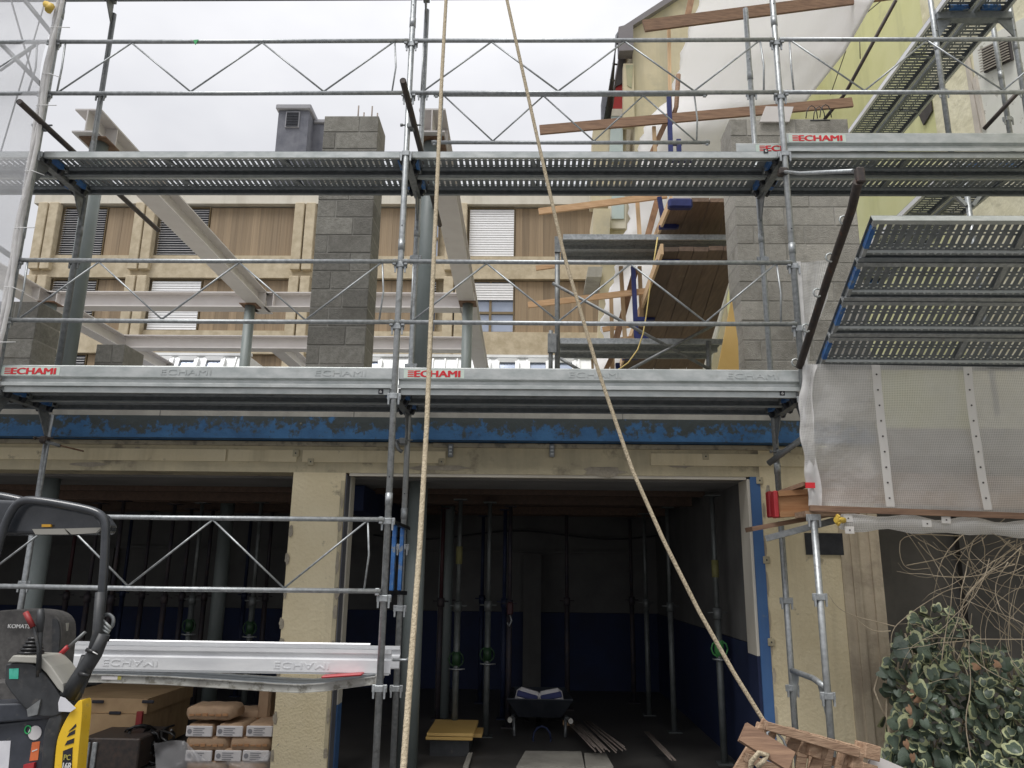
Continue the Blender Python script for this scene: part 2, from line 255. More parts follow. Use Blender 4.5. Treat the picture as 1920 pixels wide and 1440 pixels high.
# ------------------------------------------------------------------ mesh builder
class MB:
    def __init__(s): s.v = []; s.f = []; s.sm = []; s.mi = []; s.uv = None
    def add(s, vs, fs, smooth=False, mi=0):
        o = len(s.v); s.v += [Vector(v) for v in vs]
        for f in fs: s.f.append([i+o for i in f]); s.sm.append(smooth); s.mi.append(mi)
        return s
    def box(s, c, d, rot=None, mi=0, taper=None):
        c = Vector(c); hx, hy, hz = d[0]/2, d[1]/2, d[2]/2
        vs = [Vector((x*hx, y*hy, z*hz)) for z in (-1, 1) for y in (-1, 1) for x in (-1, 1)]
        if taper:
            for v in vs:
                if v.z > 0: v.x *= taper[0]; v.y *= taper[1]
        if rot is not None: vs = [rot @ v for v in vs]
        return s.add([v+c for v in vs], [(0,2,3,1),(4,5,7,6),(0,1,5,4),(2,6,7,3),(0,4,6,2),(1,3,7,5)], mi=mi)
    def b2(s, p0, p1, mi=0):
        return s.box([(a+b)/2 for a, b in zip(p0, p1)], [abs(b-a) for a, b in zip(p0, p1)], mi=mi)
    def bev(s, c, d, r, rot=None, mi=0):
        """box with chamfered edges"""
        c = Vector(c); h = Vector(d)/2; r = min(r, min(h)*.95); vs = []; idx = {}
        for sx in (-1, 1):
            for sy_ in (-1, 1):
                for sz in (-1, 1):
                    for ax in range(3):
                        v = Vector((sx*h.x, sy_*h.y, sz*h.z))
                        for k in range(3):
                            if k != ax: v[k] -= (sx, sy_, sz)[k]*r
                        idx[(sx, sy_, sz, ax)] = len(vs); vs.append(v)
        fs = []
        for ax in range(3):
            o = [k for k in range(3) if k != ax]
            for sg in (-1, 1):
                q = []
                for a, b in ((-1,-1),(1,-1),(1,1),(-1,1)):
                    k = [0,0,0]; k[ax] = sg; k[o[0]] = a; k[o[1]] = b; q.append(idx[(*k, ax)])
                fs.append(q)
        for ax in range(3):
            o = [k for k in range(3) if k != ax]
            for a in (-1, 1):
                for b in (-1, 1):
                    k0 = [0,0,0]; k0[o[0]] = a; k0[o[1]] = b; k1 = list(k0); k0[ax] = -1; k1[ax] = 1
                    fs.append([idx[(*k0, o[0])], idx[(*k1, o[0])], idx[(*k1, o[1])], idx[(*k0, o[1])]])
        for sx in (-1, 1):
            for sy_ in (-1, 1):
                for sz in (-1, 1): fs.append([idx[(sx, sy_, sz, a)] for a in range(3)])
        if rot is not None: vs = [rot @ v for v in vs]
        s.add([v+c for v in vs], fs, mi=mi); s.fixn = True
        return s
    def tube(s, pts, r, n=8, cap=True, r2=None, mi=0, smooth=True):
        pts = [Vector(p) for p in pts]; k = len(pts); o = len(s.v)
        t0 = (pts[1]-pts[0]).normalized(); a = t0.orthogonal().normalized(); b = t0.cross(a)
        for i, p in enumerate(pts):
            t = ((pts[min(i+1, k-1)]-pts[max(i-1, 0)])).normalized()
            a = (a - t*a.dot(t)).normalized(); b = t.cross(a)
            rr = r if r2 is None else r+(r2-r)*i/(k-1)
            if isinstance(r, (list, tuple)): rr = r[i]
            for j in range(n):
                th = 2*math.pi*j/n; s.v.append(p+a*math.cos(th)*rr+b*math.sin(th)*rr)
        for i in range(k-1):
            for j in range(n):
                j2 = (j+1) % n; s.f.append([o+i*n+j, o+i*n+j2, o+(i+1)*n+j2, o+(i+1)*n+j]); s.sm.append(smooth); s.mi.append(mi)
        if cap:
            s.f.append([o+j for j in reversed(range(n))]); s.sm.append(False); s.mi.append(mi)
            s.f.append([o+(k-1)*n+j for j in range(n)]); s.sm.append(False); s.mi.append(mi)
        return s
    def prism(s, poly, ext, mi=0):
        n = len(poly); ext = Vector(ext); a = [Vector(p) for p in poly]
        return s.add(a+[p+ext for p in a], [list(range(n)), [n+i for i in reversed(range(n))]]+[[i, n+i, n+(i+1) % n, (i+1) % n] for i in range(n)], mi=mi)
    def beam(s, p, q, wd, ht, up=(0,0,1), mi=0):
        """rectangular bar from p to q, width wd sideways, ht along up"""
        p, q = Vector(p), Vector(q); d = (q-p); L_ = d.length; d.normalize(); u = Vector(up); sd_ = d.cross(u).normalized(); u = sd_.cross(d).normalized()
        R = Matrix((d, sd_, u)).transposed()
        return s.box((p+q)/2, (L_, wd, ht), R, mi=mi)
    def grid(s, rows, mi=0, smooth=True):
        o = len(s.v); m = len(rows[0])
        for r in rows: s.v += [Vector(p) for p in r]
        for i in range(len(rows)-1):
            for j in range(m-1):
                s.f.append([o+i*m+j, o+i*m+j+1, o+(i+1)*m+j+1, o+(i+1)*m+j]); s.sm.append(smooth); s.mi.append(mi)
        return s
def wt(o):
    v = Vector((0,0,0))
    while o is not None: v = v+o.location; o = o.parent
    return v
def tag(o, label=None, cat=None, group=None, kind=None):
    if label: o['label'] = label
    if cat: o['category'] = cat
    if group: o['group'] = group
    if kind: o['kind'] = kind
    return o
def thing(name, label, cat, loc, group=None, rot=None):
    o = bpy.data.objects.new(name, None); o.empty_display_size = .1; o.location = loc
    if rot: o.rotation_euler = rot
    col.objects.link(o); return tag(o, label, cat, group)
def fix_normals(me):
    import bmesh
    b = bmesh.new(); b.from_mesh(me); bmesh.ops.recalc_face_normals(b, faces=b.faces); b.to_mesh(me); b.free()
def build(mb, name, m, parent=None, label=None, cat=None, group=None, kind=None, local=False, uv=None, fix=True):
    """vertices are world coordinates unless local; origin = the parent's, or bottom centre"""
    me = bpy.data.meshes.new(name)
    if parent is not None: off = Vector((0,0,0)) if local else wt(parent)
    elif local: off = Vector((0,0,0))
    else:
        xs = [v.x for v in mb.v]; ys = [v.y for v in mb.v]; zs = [v.z for v in mb.v]
        off = Vector(((min(xs)+max(xs))/2, (min(ys)+max(ys))/2, min(zs)))
    me.from_pydata([v-off for v in mb.v], [], mb.f)
    ms = m if isinstance(m, (list, tuple)) else [m]
    for k in ms: me.materials.append(MT[k])
    me.polygons.foreach_set('use_smooth', mb.sm); me.polygons.foreach_set('material_index', mb.mi)
    if uv:
        lay = me.uv_layers.new(name='uv')
        for lp in me.loops: lay.data[lp.index].uv = uv(me.vertices[lp.vertex_index].co+off)
    if fix: fix_normals(me)
    me.update()
    o = bpy.data.objects.new(name, me); col.objects.link(o)
    if parent is not None: o.parent = parent
    else: o.location = off
    return tag(o, label, cat, group, kind)
def part_copy(src, parent, loc=(0,0,0), rot=None, name=None):
    c = src.copy(); c.parent = parent; c.location = loc
    if rot: c.rotation_euler = rot
    if name: c.name = name
    col.objects.link(c); return c
def dup(o, loc=None, rot=None, label=None, parent=None):
    c = o.copy(); col.objects.link(c); c.parent = parent
    if loc is not None: c.location = loc
    if rot is not None: c.rotation_euler = rot
    if label: c['label'] = label
    for ch in list(o.children): dup(ch, parent=c)
    return c
TX = {}
def text_mesh(s, wd, ht, dep=.001, bold=.0):
    k = (s, wd, ht, dep)
    if k in TX: return TX[k]
    cu = bpy.data.curves.new('t', 'FONT'); cu.body = s; cu.size = 1; cu.offset = bold; cu.extrude = .5; cu.resolution_u = 3
    o = bpy.data.objects.new('t', cu); col.objects.link(o); bpy.context.view_layer.update()
    me = bpy.data.meshes.new_from_object(o.evaluated_get(bpy.context.evaluated_depsgraph_get()))
    bpy.data.objects.remove(o)
    xs = [v.co.x for v in me.vertices]; ys = [v.co.y for v in me.vertices]; cx, cyy = (min(xs)+max(xs))/2, (min(ys)+max(ys))/2
    for v in me.vertices:
        x, y, z = v.co; v.co = ((x-cx)/(max(xs)-min(xs))*wd, z*dep*2, (y-cyy)/(max(ys)-min(ys))*ht)
    me.materials.clear(); TX[k] = me
    return me
def text(name, s, c, wd, ht, m, parent, dep=.001, rotm=None, flip=False, bold=.04):
    """lettering on a face that looks toward -Y at world point c"""
    me = text_mesh(s, wd, ht, dep, 0)
    if bold:
        import bmesh
        b = bmesh.new()
        for k in range(3):
            m2 = me.copy(); m2.transform(Matrix.Translation(((k-1)*bold*ht, -.0003*k, (k-1)*bold*ht*.3))); b.from_mesh(m2); bpy.data.meshes.remove(m2)
        me = bpy.data.meshes.new(name); b.to_mesh(me); b.free()
    else: me = me.copy()
    me.materials.clear(); me.materials.append(MT[m])
    if flip:
        for v in me.vertices: v.co.z *= -1
        me.flip_normals()
    if rotm is not None: me.transform(rotm)
    o = bpy.data.objects.new(name, me); col.objects.link(o); o.parent = parent; o.location = Vector(c)-wt(parent); return o

# ================================================================== SETTING
g = MB().b2((-60, -40, -.3), (60, 90, -.004)); build(g, 'ground', 'ground_c', kind='structure')
g = MB().b2((-6.0, 1.05, -.002), (6.0, 6.2, 0.0)); build(g, 'garage_floor', 'floor_c', kind='structure')
# ------------------------------------------------------------------ the garage
gar = thing('garage_building', 'low cream painted garage with blue roof edge and two dark open bays', 'building', (2, 1.05, 0))
def gp(name, m, *boxes, label=None):
    b = MB()
    for q in boxes: b.b2(q[0], q[1])
    return build(b, name, m, gar, label)
gp('pillar', 'cream', ((2.03, 1.05, 0), (2.49, 1.20, 2.47)), label='cream pillar between the two garage openings')
gp('pillar', 'cream', ((-4.6, 1.05, 0), (-4.1, 1.35, 2.47)))
gp('front_wall', 'cream', ((6.085, 1.05, 0), (7.05, 1.34, 2.735)), label='cream plastered wall right of the opening')
gp('pitted_base', 'pitted', ((2.032, 1.044, 0), (2.485, 1.0495, .80)))
gp('mortar_strip', 'cream_old', ((2.455, 1.043, .2), (2.488, 1.0435, 2.40)))
gp('streaked_pier', 'streaked_render', ((6.72, 1.036, 0), (7.05, 1.0495, 2.70)))
gp('streaked_pier', 'streaked_render', ((6.80, 1.018, 0), (6.86, 1.0355, 2.66)))
gp('streaked_pier', 'streaked_render', ((6.96, 1.012, 0), (7.04, 1.0355, 2.66)))
lin = gp('lintel', 'cream_old', ((-6, 1.05, 2.47), (6.085, 1.34, 2.735)))
# smoother cream band standing proud on the lintel, in lengths with gaps at old brackets
for x0, x1 in ((-6, 1.42), (1.44, 2.05), (2.10, 3.36), (5.15, 6.9)):
    b = MB().b2((x0, 1.038, 2.56), (x1, 1.049, 2.665)); build(b, 'plaster_band', 'cream', gar)
for x0, x1 in ((-6, 3.2), (3.25, 6.2)):
    b = MB().b2((x0, 1.022, 2.70), (x1, 1.049, 2.737)); build(b, 'drip_ledge', 'ledge', gar)
# crumbled plaster scars, each an uneven thin patch
def scar(x, z, w_, h_, m='bare_plaster', y=1.046, seed=0, nn=14):
    rnd_ = random.Random(seed+int(x*100)); pl = []
    for i in range(nn):
        a = 2*math.pi*i/nn; r_ = 1+rnd_.uniform(-.25, .2)
        pl.append((x+math.cos(a)*w_/2*r_, y, z+math.sin(a)*h_/2*r_))
    build(MB().prism(pl, (0, .006, 0)), 'plaster_scar', m, gar)
for x, z, a, b_ in ((0.62, 2.64, .05, .09), (1.36, 2.62, .07, .05), (1.68, 2.61, .06, .07), (5.42, 2.57, .22, .06), (4.75, 2.50, .34, .09), (.2, 2.52, .3, .04), (2.02, .95, .05, .14),
                   (2.03, 1.2, .04, .10), (6.15, 2.35, .04, .12), (2.47, 2.2, .03, .3), (2.47, 1.2, .03, .5), (3.3, 2.52, .5, .05), (-.4, 2.6, .1, .05), (6.4, 2.2, .1, .05)):
    scar(x, z, a, b_)
# blue roof edge and concrete kerb above
gp('roof_edge', 'blue_edge', ((-6, .90, 2.745), (7.05, 1.05, 2.938)))
gp('roof_slab', 'stained_concrete', ((-6, .95, 2.94), (7.05, 6.3, 3.04)))
for x in (-.63, .83, 2.55, 4.9):
    build(MB().b2((x, .946, 2.945), (x+.006, .951, 3.035)), 'slab_joint', 'dark_wall', gar)
# inside
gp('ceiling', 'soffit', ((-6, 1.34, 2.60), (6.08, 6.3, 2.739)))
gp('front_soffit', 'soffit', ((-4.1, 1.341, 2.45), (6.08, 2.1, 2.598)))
gp('back_wall', 'int_white_shaded', ((-6, 6.2, 1.08), (6.2, 6.4, 2.6)))
gp('back_dado', 'shaded_blue_paint', ((-6, 6.19, 0), (6.2, 6.4, 1.075)), label='blue lower back wall, colour darkened for interior shade')
gp('side_wall', 'int_white_shaded', ((6.0, 1.345, 1.08), (7.05, 6.19, 2.598)))
gp('side_dado', 'shaded_blue_paint', ((5.99, 1.345, 0), (7.05, 6.185, 1.075)))
gp('side_wall', 'int_white_shaded', ((-6.2, 1.35, 0), (-6.0, 6.19, 2.598)))
gp('wall_ledge', 'int_white_shaded', ((-5.9, 6.12, 1.93), (5.9, 6.19, 1.97)))
for x0, x1, m in ((-2.4, -2.1, 'int_white_shaded'), (4.02, 4.28, 'int_white_shaded'), (-.8, -.5, 'int_white_shaded')):
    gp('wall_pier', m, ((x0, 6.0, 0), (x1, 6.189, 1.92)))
gp('inner_beam', 'shaded_blue_paint', ((2.3, 1.8, 2.2), (2.5, 6.1, 2.44)))
# jambs
gp('door_jamb', 'slate', ((2.492, 1.06, 0), (2.50, 1.20, 2.46)), label='dark steel track on the left jamb')
gp('door_jamb', 'roof_edge', ((2.49, 1.201, .55), (2.512, 1.34, 2.46)), label='pale strip of the left jamb')
gp('door_jamb', 'blue_jamb', ((2.49, 1.201, 0), (2.512, 1.34, .549)))
gp('door_jamb', 'blue_jamb', ((6.0, 1.042, 0), (6.084, 1.34, 2.468)), label='blue painted edge of the right jamb')
gp('door_jamb', 'roof_edge', ((5.975, 1.06, 1.0), (5.999, 1.33, 2.45)), label='pale strip inside the right jamb')
gp('door_jamb', 'shaded_blue_paint', ((5.975, 1.06, 0), (5.999, 1.33, .999)))
gp('door_head', 'roof_edge', ((2.52, 1.06, 2.445), (5.97, 1.1, 2.469)), label='pale strip under the lintel')
# small wall fittings
for i in range(9): scar(2.475+random.uniform(-.01, .008), .25+i*.25+random.uniform(-.06, .06), random.uniform(.02, .05), random.uniform(.06, .2), y=1.0395, seed=i)
for i in range(7): scar(2.04+random.uniform(-.006, .01), .2+i*.3+random.uniform(-.1, .1), random.uniform(.02, .04), random.uniform(.05, .13), y=1.0395, seed=i+20)
for i in range(8): scar(6.10+random.uniform(-.008, .008), .25+i*.27+random.uniform(-.06, .06), random.uniform(.015, .035), random.uniform(.08, .2), m='streaked_render', seed=i+40)
def hole_plate(px, py, s=.055, m='cream_old'):
    c = P(px, py, Y=1.04); b = MB().bev((c.x, 1.04, c.z), (s, .02, s*1.1), .004); o = build(b, 'anchor_plate', m, gar)
    c2 = MB().tube([(c.x, 1.031, c.z), (c.x, 1.028, c.z)], .007, 8); build(c2, 'anchor_hole', 'black_metal', o)
for px, py in ((828, 866), (583, 866), (1323, 856), (1424, 901), (1437, 1050), (1446, 1204), (555, 850)): hole_plate(px, py)
for px in (845, 1035):
    c = P(px, 845, Y=1.02); b = MB().bev((c.x, 1.02, c.z), (.045, .03, .115), .005)
    o = build(b, 'steel_bracket', 'galv_dark', gar)
    for dz in (-.03, 0, .03): build(MB().b2((c.x-.012, 1.0, c.z+dz-.006), (c.x+.012, 1.006, c.z+dz+.006)), 'bracket_slot', 'galv_light', o)
build(MB().b2(P(1512, 1040, Y=1.035), P(1578, 1000, Y=1.049)), 'meter_opening', 'black_metal', gar)
# recess right of the garage
rec = thing('recess_wall', 'dark stained wall in the recess behind the ivy', 'wall', (8.5, 2.2, 0))
build(MB().b2((7.06, 2.2, 0), (12, 2.4, 2.9)), 'wall_face', 'dark_wall', rec)
build(MB().b2((7.06, 1.0, 2.66), (12, 2.19, 2.9)), 'wall_canopy', 'dark_wall', rec)
for x in (7.5, 8.3, 9.1): build(MB().b2((x, 2.12, 0), (x+.12, 2.195, 2.6)), 'wall_rib', 'dark_wall', rec)

# ------------------------------------------------------------------ background building
bld = thing('apartment_building', 'long pebble-faced apartment block with brown board cladding and blinds', 'building', (-4, 24, 0))
def bp(name, m, p0, p1, parent=None, label=None): return build(MB().b2(p0, p1), name, m, parent or bld, label)
YB = 24.0
bp('wall', 'pebble', (-16.9, YB+.35, 0), (8, 34, 16.9))
bp('roof_ledge', 'roof_edge', (-17.0, YB-.1, 16.62), (8.05, 34, 17.05))
rows = [(14.32, 16.55, 13.30), (11.06, 13.28, 10.05), (7.8, 10.05, 6.8), (4.6, 6.8, 3.6)]
for wz0, wz1, sz in rows: bp('spandrel', 'pebble', (-16.75, YB-.02, sz+.02), (8, YB+.34, wz0-.02))
board_me = None
def boards(x0, x1, z0, z1):
    global board_me
    n = max(1, round((x1-x0)/.30)); wd = (x1-x0)/n
    key = (round(z1-z0, 2))
    for i in range(n):
        w2 = wd*random.choice((.985, .99, .995)); dy = random.uniform(0, .012)
        if board_me is None:
            board_me = build(MB().box((0,0,0), (1,.05,1)), 'board', 'cladding', bld, local=True)
            c = board_me
        else: c = part_copy(board_me, bld)
        c.location = Vector((x0+wd*(i+.5), YB+.2-dy, (z0+z1)/2))-wt(bld); c.scale = (w2, 1, z1-z0)
def window(x0, x1, z0, z1, kind):
    f = MB(); t = .035; y = YB+.12
    for a, b_ in (((x0, y, z0), (x1, y+.1, z0+t)), ((x0, y, z1-t), (x1, y+.1, z1)), ((x0, y, z0+t), (x0+t, y+.1, z1-t)), ((x1-t, y, z0+t), (x1, y+.1, z1-t))): f.b2(a, b_)
    dark = kind != 'glass' and kind != 'half'
    if not dark:
        f.b2(((x0+x1)/2-.05, y+.01, z0+t), ((x0+x1)/2+.05, y+.09, z1-t)); zz = z0+(z1-z0)*.38; f.b2((x0+t, y+.02, zz-.05), (x1-t, y+.08, zz+.05))
    fr = build(f, 'window', 'frame_brown', bld)
    build(MB().b2((x0+t, y+.1, z0+t), (x1-t, y+.12, z1-t)), 'pane', 'glass_dark' if dark else 'glass_sky_tint', fr)
    if kind in ('grey', 'white', 'half', 'greyhalf'):
        s = MB(); zb = z0+t if kind in ('grey', 'white') else z0+(z1-z0)*(.62 if kind == 'half' else .55)
        n = int((z1-t-zb)/.105); R = Matrix.Rotation(math.radians(78 if kind in ('white', 'half') else 40), 3, 'X')
        for i in range(n): s.box(((x0+x1)/2, y-.03, zb+.05+i*.105), (x1-x0-2*t, .10, .012), R)
        build(s, 'blind', 'blind_white' if kind in ('white', 'half') else 'blind_grey', fr)
def fins(xc, z0, z1):
    for dx in (-.235, .235): build(MB().bev((xc+dx, YB-.10, (z0+z1)/2), (.40, .34, z1-z0), .022), 'facade_fin', 'pebble', bld)
    build(MB().b2((xc-.12, YB+.08, z0), (xc+.12, YB+.1, z1)), 'joint_strip', 'stained_concrete', bld)
for k, (wz0, wz1, sz) in enumerate(rows):
    for xc in (-16.25, -12.1, -5.35, 1.0, 8.0): fins(xc, wz0-.72 if k < 3 else sz, wz1+.04)
    bays = [(-15.75, -13.9, -12.62, ('grey', 'grey', 'grey', 'grey')[k]), (-11.6, -9.5, -5.85, ('grey', 'white', 'grey', 'grey')[k]),
            (-4.85, -3.9, -.5, ('greyhalf', 'greyhalf', 'grey', 'grey')[k]), (1.5, 3.42, 7.5, ('white', 'half', 'white', 'glass')[k])]
    for x0, xm, x1, kd in bays:
        window(x0, xm, wz0, wz1, kd); boards(xm+.03, x1, wz0, wz1)
    window(-.42, .25, wz0, wz1, ('glass', 'greyhalf', 'grey', 'grey')[k])
# dark chimney with vent, further back on the roof
ch = thing('roof_chimney', 'dark slate-clad chimney block with louvred vent above the roof', 'chimney', (-6.3, 26, 16.9))
build(MB().b2((-7.5, 25.5, 17.05), (-6.1, 27.3, 22.1)), 'shaft', 'slate', ch)
build(MB().b2((-6.1, 26.3, 17.05), (-4.95, 27.3, 21.9)), 'shaft', 'slate', ch, label='lower shaft set back on the right')
build(MB().bev((-6.8, 26.4, 22.22), (1.62, 2.1, .25), .04), 'cap', 'slate_cap', ch)
build(MB().bev((-5.45, 26.85, 22.02), (1.3, 1.3, .2), .04), 'cap', 'slate_cap', ch)
v = build(MB().b2((-7.14, 25.44, 21.2), (-6.5, 25.5, 22.0)), 'vent', 'slate_cap', ch)
s = MB()
for i in range(9): s.box((-6.82, 25.42, 21.27+i*.083), (.56, .05, .02), Matrix.Rotation(.6, 3, 'X'))
build(MB().b2((-7.09, 25.425, 21.24), (-6.55, 25.438, 21.96)), 'vent_hollow', 'black_metal', v); build(s, 'vent_slat', 'slate', v)

# ------------------------------------------------------------------ white metal roofs with skylights
def skyroof(label, x0, x1, panes, y=11):
    t = thing('skylight_roof', label, 'roof', ((x0+x1)/2, y, 0))
    build(MB().b2((x0+.1, y+.1, 0), (x1-.1, y+4, 5.2)), 'wall', 'metal_white', t)
    zt, zb, dy = 6.47, 5.2, 1.1
    build(MB().prism([(x0, y, zb), (x0, y+dy*.5, zt), (x0, y+4, zt), (x0, y+4, zb)], (x1-x0, 0, 0)), 'sloping_roof', 'metal_white', t)
    build(MB().b2((x0-.05, y+dy*.5-.06, zt+.001), (x1+.05, y+dy*.5+.06, zt+.06)), 'ridge', 'metal_white', t)
    def on(x, z, off): 
        k = (z-zb)/(zt-zb); n = Vector((0, -(zt-zb), dy*.5)).normalized(); return Vector((x, y+dy*.5*k, z))+n*off
    for (a, b_) in panes:
        f = MB()
        for xx in (a, b_): f.beam(on(xx, zb+.05, .05), on(xx, zt-.12, .05), .09, .1, up=(0,-1,.4))
        f.beam(on(a, zt-.12, .06), on(b_, zt-.12, .06), .1, .1)
        o = build(f, 'skylight', 'metal_white', t)
        build(MB().prism([on(a+.05, zb+.1, .02), on(b_-.05, zb+.1, .02), on(b_-.05, zt-.17, .02), on(a+.05, zt-.17, .02)], (0, -.015, .01)), 'pane', 'glass_sky_tint', o)
    n = int((x1-x0)/.28)
    for i in range(1, n):
        xx = x0+(x1-x0)*i/n
        if any(a-.1 < xx < b_+.1 for a, b_ in panes): continue
        build(MB().beam(on(xx, zb, .02), on(xx, zt-.05, .02), .03, .04, up=(0,-1,.4)), 'standing_seam', 'metal_white', t)
skyroof('white sheet-metal roof with two skylights, behind the left steel beams', -5.6, -2.45, [(-4.75, -4.2), (-4.05, -3.62), (-3.42, -3.0)])
skyroof('long white sheet-metal roof with a row of skylights, right of the block pillar', -.95, 5.5, [(-.55, -.05), (.25, .65), (2.9, 3.15), (3.35, 3.8), (4.05, 4.5), (4.7, 5.1)])

def lerp0(a, b_, t): return a+(b_-a)*t
# ------------------------------------------------------------------ beige gabled house
gb = thing('gabled_house', 'tall beige gabled house with balconies on its left side', 'building', (9, 15, 0))
build(MB().prism([(7.17, 15, 0), (7.17, 15, 18.05), (13.4, 15, 22.6), (13.4, 15, 0)], (0, 9, 0)), 'gable_wall', 'gable_beige', gb)
build(MB().prism([(6.9, 14.8, 17.8), (6.9, 14.8, 18.0), (13.5, 14.8, 22.9), (13.5, 14.8, 22.6)], (0, 9.4, 0)), 'roof', 'roof_grey', gb)
def gbox(pts, Y, d, m, n, label=None): return build(MB().prism([P(a, b_, Y=Y) for a, b_ in pts], (0, d, 0)), n, m, gb, label)
gbox([(1160, 50), (1187, 43), (1188, 94), (1161, 95)], 14.7, .4, 'roof_grey', 'eaves_box')
gbox([(1169, 119), (1188, 119), (1190, 232), (1169, 232)], 14.9, .3, 'gable_beige', 'corner_pilaster')
gbox([(1174, 122), (1187, 122), (1184, 165), (1176, 160)], 14.88, .015, 'gable_green', 'green_stain')
gbox([(1162, 95), (1177, 95), (1168, 130), (1167, 156), (1154, 162)], 15.3, .1, 'frame_dark', 'door', 'dark shutter under the eaves')
gbox([(1156, 157), (1168, 155), (1168, 204), (1149, 204)], 15.35, .1, 'red_shutter', 'door', 'red shutter beside the balcony')
gbox([(1148, 204), (1168, 204), (1168, 217), (1146, 217)], 15.3, .12, 'roof_edge', 'balcony_band')
gbox([(1146, 218), (1168, 218), (1168, 300), (1142, 300)], 15.33, .1, 'pale_glass', 'balcony_glass')
gbox([(1112, 242), (1175, 240), (1172, 380), (1108, 380)], 15.5, .6, 'gable_beige', 'side_wall')
gbox([(1129, 180), (1141, 178), (1142, 300), (1130, 300)], 16.5, .5, 'slate', 'chimney_pipe')
for k in range(11):
    t_ = k/10; q0 = P(lerp0(1160, 1156, t_)-1, lerp0(60, 66, t_), Y=14.9+k*.12); q1 = P(lerp0(1133, 1146, t_), lerp0(225, 222, t_), Y=14.9+k*.12)
    build(MB().tube([q0, q1], .022, 5), 'railing_bar', 'black_metal', gb)
for y_ in (82, 120, 150, 178, 202):
    xa = 1160-(y_-60)*27/165; build(MB().beam(P(xa-1, y_, Y=14.9), P(xa+7, y_+1, Y=16.1), .03, .05), 'railing_rail', 'black_metal', gb)
# lower balconies and window (below the scaffold deck)
w1 = gbox([(1143, 374), (1175, 374), (1173, 428), (1143, 428)], 14.5, .4, 'roof_edge', 'bay_window')
gbox([(1147, 360), (1171, 360), (1170, 410), (1147, 410)], 14.46, .03, 'pale_glass', 'pane')
gbox([(1113, 391), (1145, 391), (1143, 440), (1112, 440)], 14.2, 1.4, 'gable_beige', 'balcony')
gbox([(1108, 441), (1143, 441), (1150, 452), (1105, 452)], 14.25, 1.4, 'stained_concrete', 'balcony')
gbox([(1103, 500), (1130, 500), (1128, 519), (1100, 519)], 14.2, 1.4, 'stained_concrete', 'balcony')
gbox([(1131, 430), (1175, 430), (1165, 690), (1118, 690)], 14.6, .3, 'gable_beige', 'stair_wall')

# ------------------------------------------------------------------ neighbour house on the right: wall plane x = 9.6
nb = thing('yellow_green_house', 'yellow-green rendered house wall with rough cream section, right', 'building', (10, 4, 0))
XN = 9.6
build(MB().b2((XN, 3.75, 0), (13.3, 14.9, 17.5)), 'wall', 'yellow_wall', nb, label='yellow-green rendered wall')
build(MB().b2((XN-.05, -3, 0), (13.3, 3.74, 17.5)), 'wall', 'roughcast', nb, label='cream roughcast wall')
sh = build(MB().prism([P(1822, 85, X=XN-.07), P(1925, 30, X=XN-.07), P(1960, 330, X=XN-.07), P(1850, 330, X=XN-.07)], (.05, 0, 0)), 'shutter', 'shutter_white', nb, label='flaking white shutter door')
a0, a1, b0, b1 = P(1840, 92, X=XN-.1), P(1890, 68, X=XN-.1), P(1845, 137, X=XN-.1), P(1897, 112, X=XN-.1)
build(MB().prism([a0, a1, b1, b0], (.028, 0, 0)), 'vent_hollow', 'frame_dark', nb)
for i in range(9):
    k = (i+.5)/9; build(MB().beam(a0.lerp(b0, k)+Vector((-.03,0,0)), a1.lerp(b1, k)+Vector((-.03,0,0)), .03, .012, up=(-.3,0,1)), 'louver_slat', 'louver', nb)
wn = build(MB().prism([P(1722, 215, X=XN-.03), P(1742, 170, X=XN-.03), P(1747, 208, X=XN-.03), P(1731, 235, X=XN-.03)], (.02, 0, 0)), 'window', 'frame_dark', nb)
for q in (((1807, 105), (1812, 105), (1838, 250), (1828, 250)), ((1822, 150), (1828, 142), (1846, 240), (1840, 240))):
    build(MB().prism([P(a, b_, X=XN-.1) for a, b_ in q], (.04, 0, 0)), 'drain_pipe', 'louver', nb)

# ------------------------------------------------------------------ white tarpaulin
def lerp(a, b_, t): return a+(b_-a)*t
def pl(tab, y):
    for (y0, v0), (y1, v1) in zip(tab, tab[1:]):
        if y <= y1: return v0+(v1-v0)*max(0, (y-y0))/(y1-y0)
    return tab[-1][1]
LE = [(-60, 1325), (0, 1312), (60, 1290), (180, 1258), (215, 1225), (240, 1206), (380, 1182), (450, 1172), (520, 1150), (600, 1126), (640, 1132), (700, 1108)]
RE = [(-60, 1690), (0, 1640), (100, 1583), (190, 1512), (250, 1440), (290, 1400), (400, 1400), (700, 1330)]
YL = [(-60, 11.2), (200, 12), (400, 12.2), (700, 12.6)]; YR = [(-60, 2.3), (0, 2.6), (100, 3.6), (190, 5.1), (250, 7.3), (290, 9.0), (400, 10.5), (700, 12)]
rows_ = []
for i in range(77):
    y = -60+i*10; r = []
    for j in range(45):
        t = j/44; px = lerp(pl(LE, y), pl(RE, y), t); 
        dL, dR = pl(YL, y)-CAM.y, pl(YR, y)-CAM.y
        D = 1/lerp(1/dL, 1/dR, t) if True else 0
        yy = D+CAM.y+(.10*math.sin(t*9+y*.012)*(1-t)**2+.07*math.sin(y*.05+t*14)*(1-t)**3)*(.35+.65*(y > 330))+.008*math.sin(y*.021+t*31)
        if j == 0: px += 3*math.sin(y*.11)+2*math.sin(y*.31)
        r.append(P(px, y, Y=yy))
    rows_.append(r)
tb = MB().grid(rows_); nv = len(tb.v)
tarp = build(tb, 'tarpaulin', 'tarp', label='large white tarpaulin hung over the gable between house and scaffold', cat='tarpaulin')
md = tarp.modifiers.new('thick', 'SOLIDIFY'); md.thickness = .01

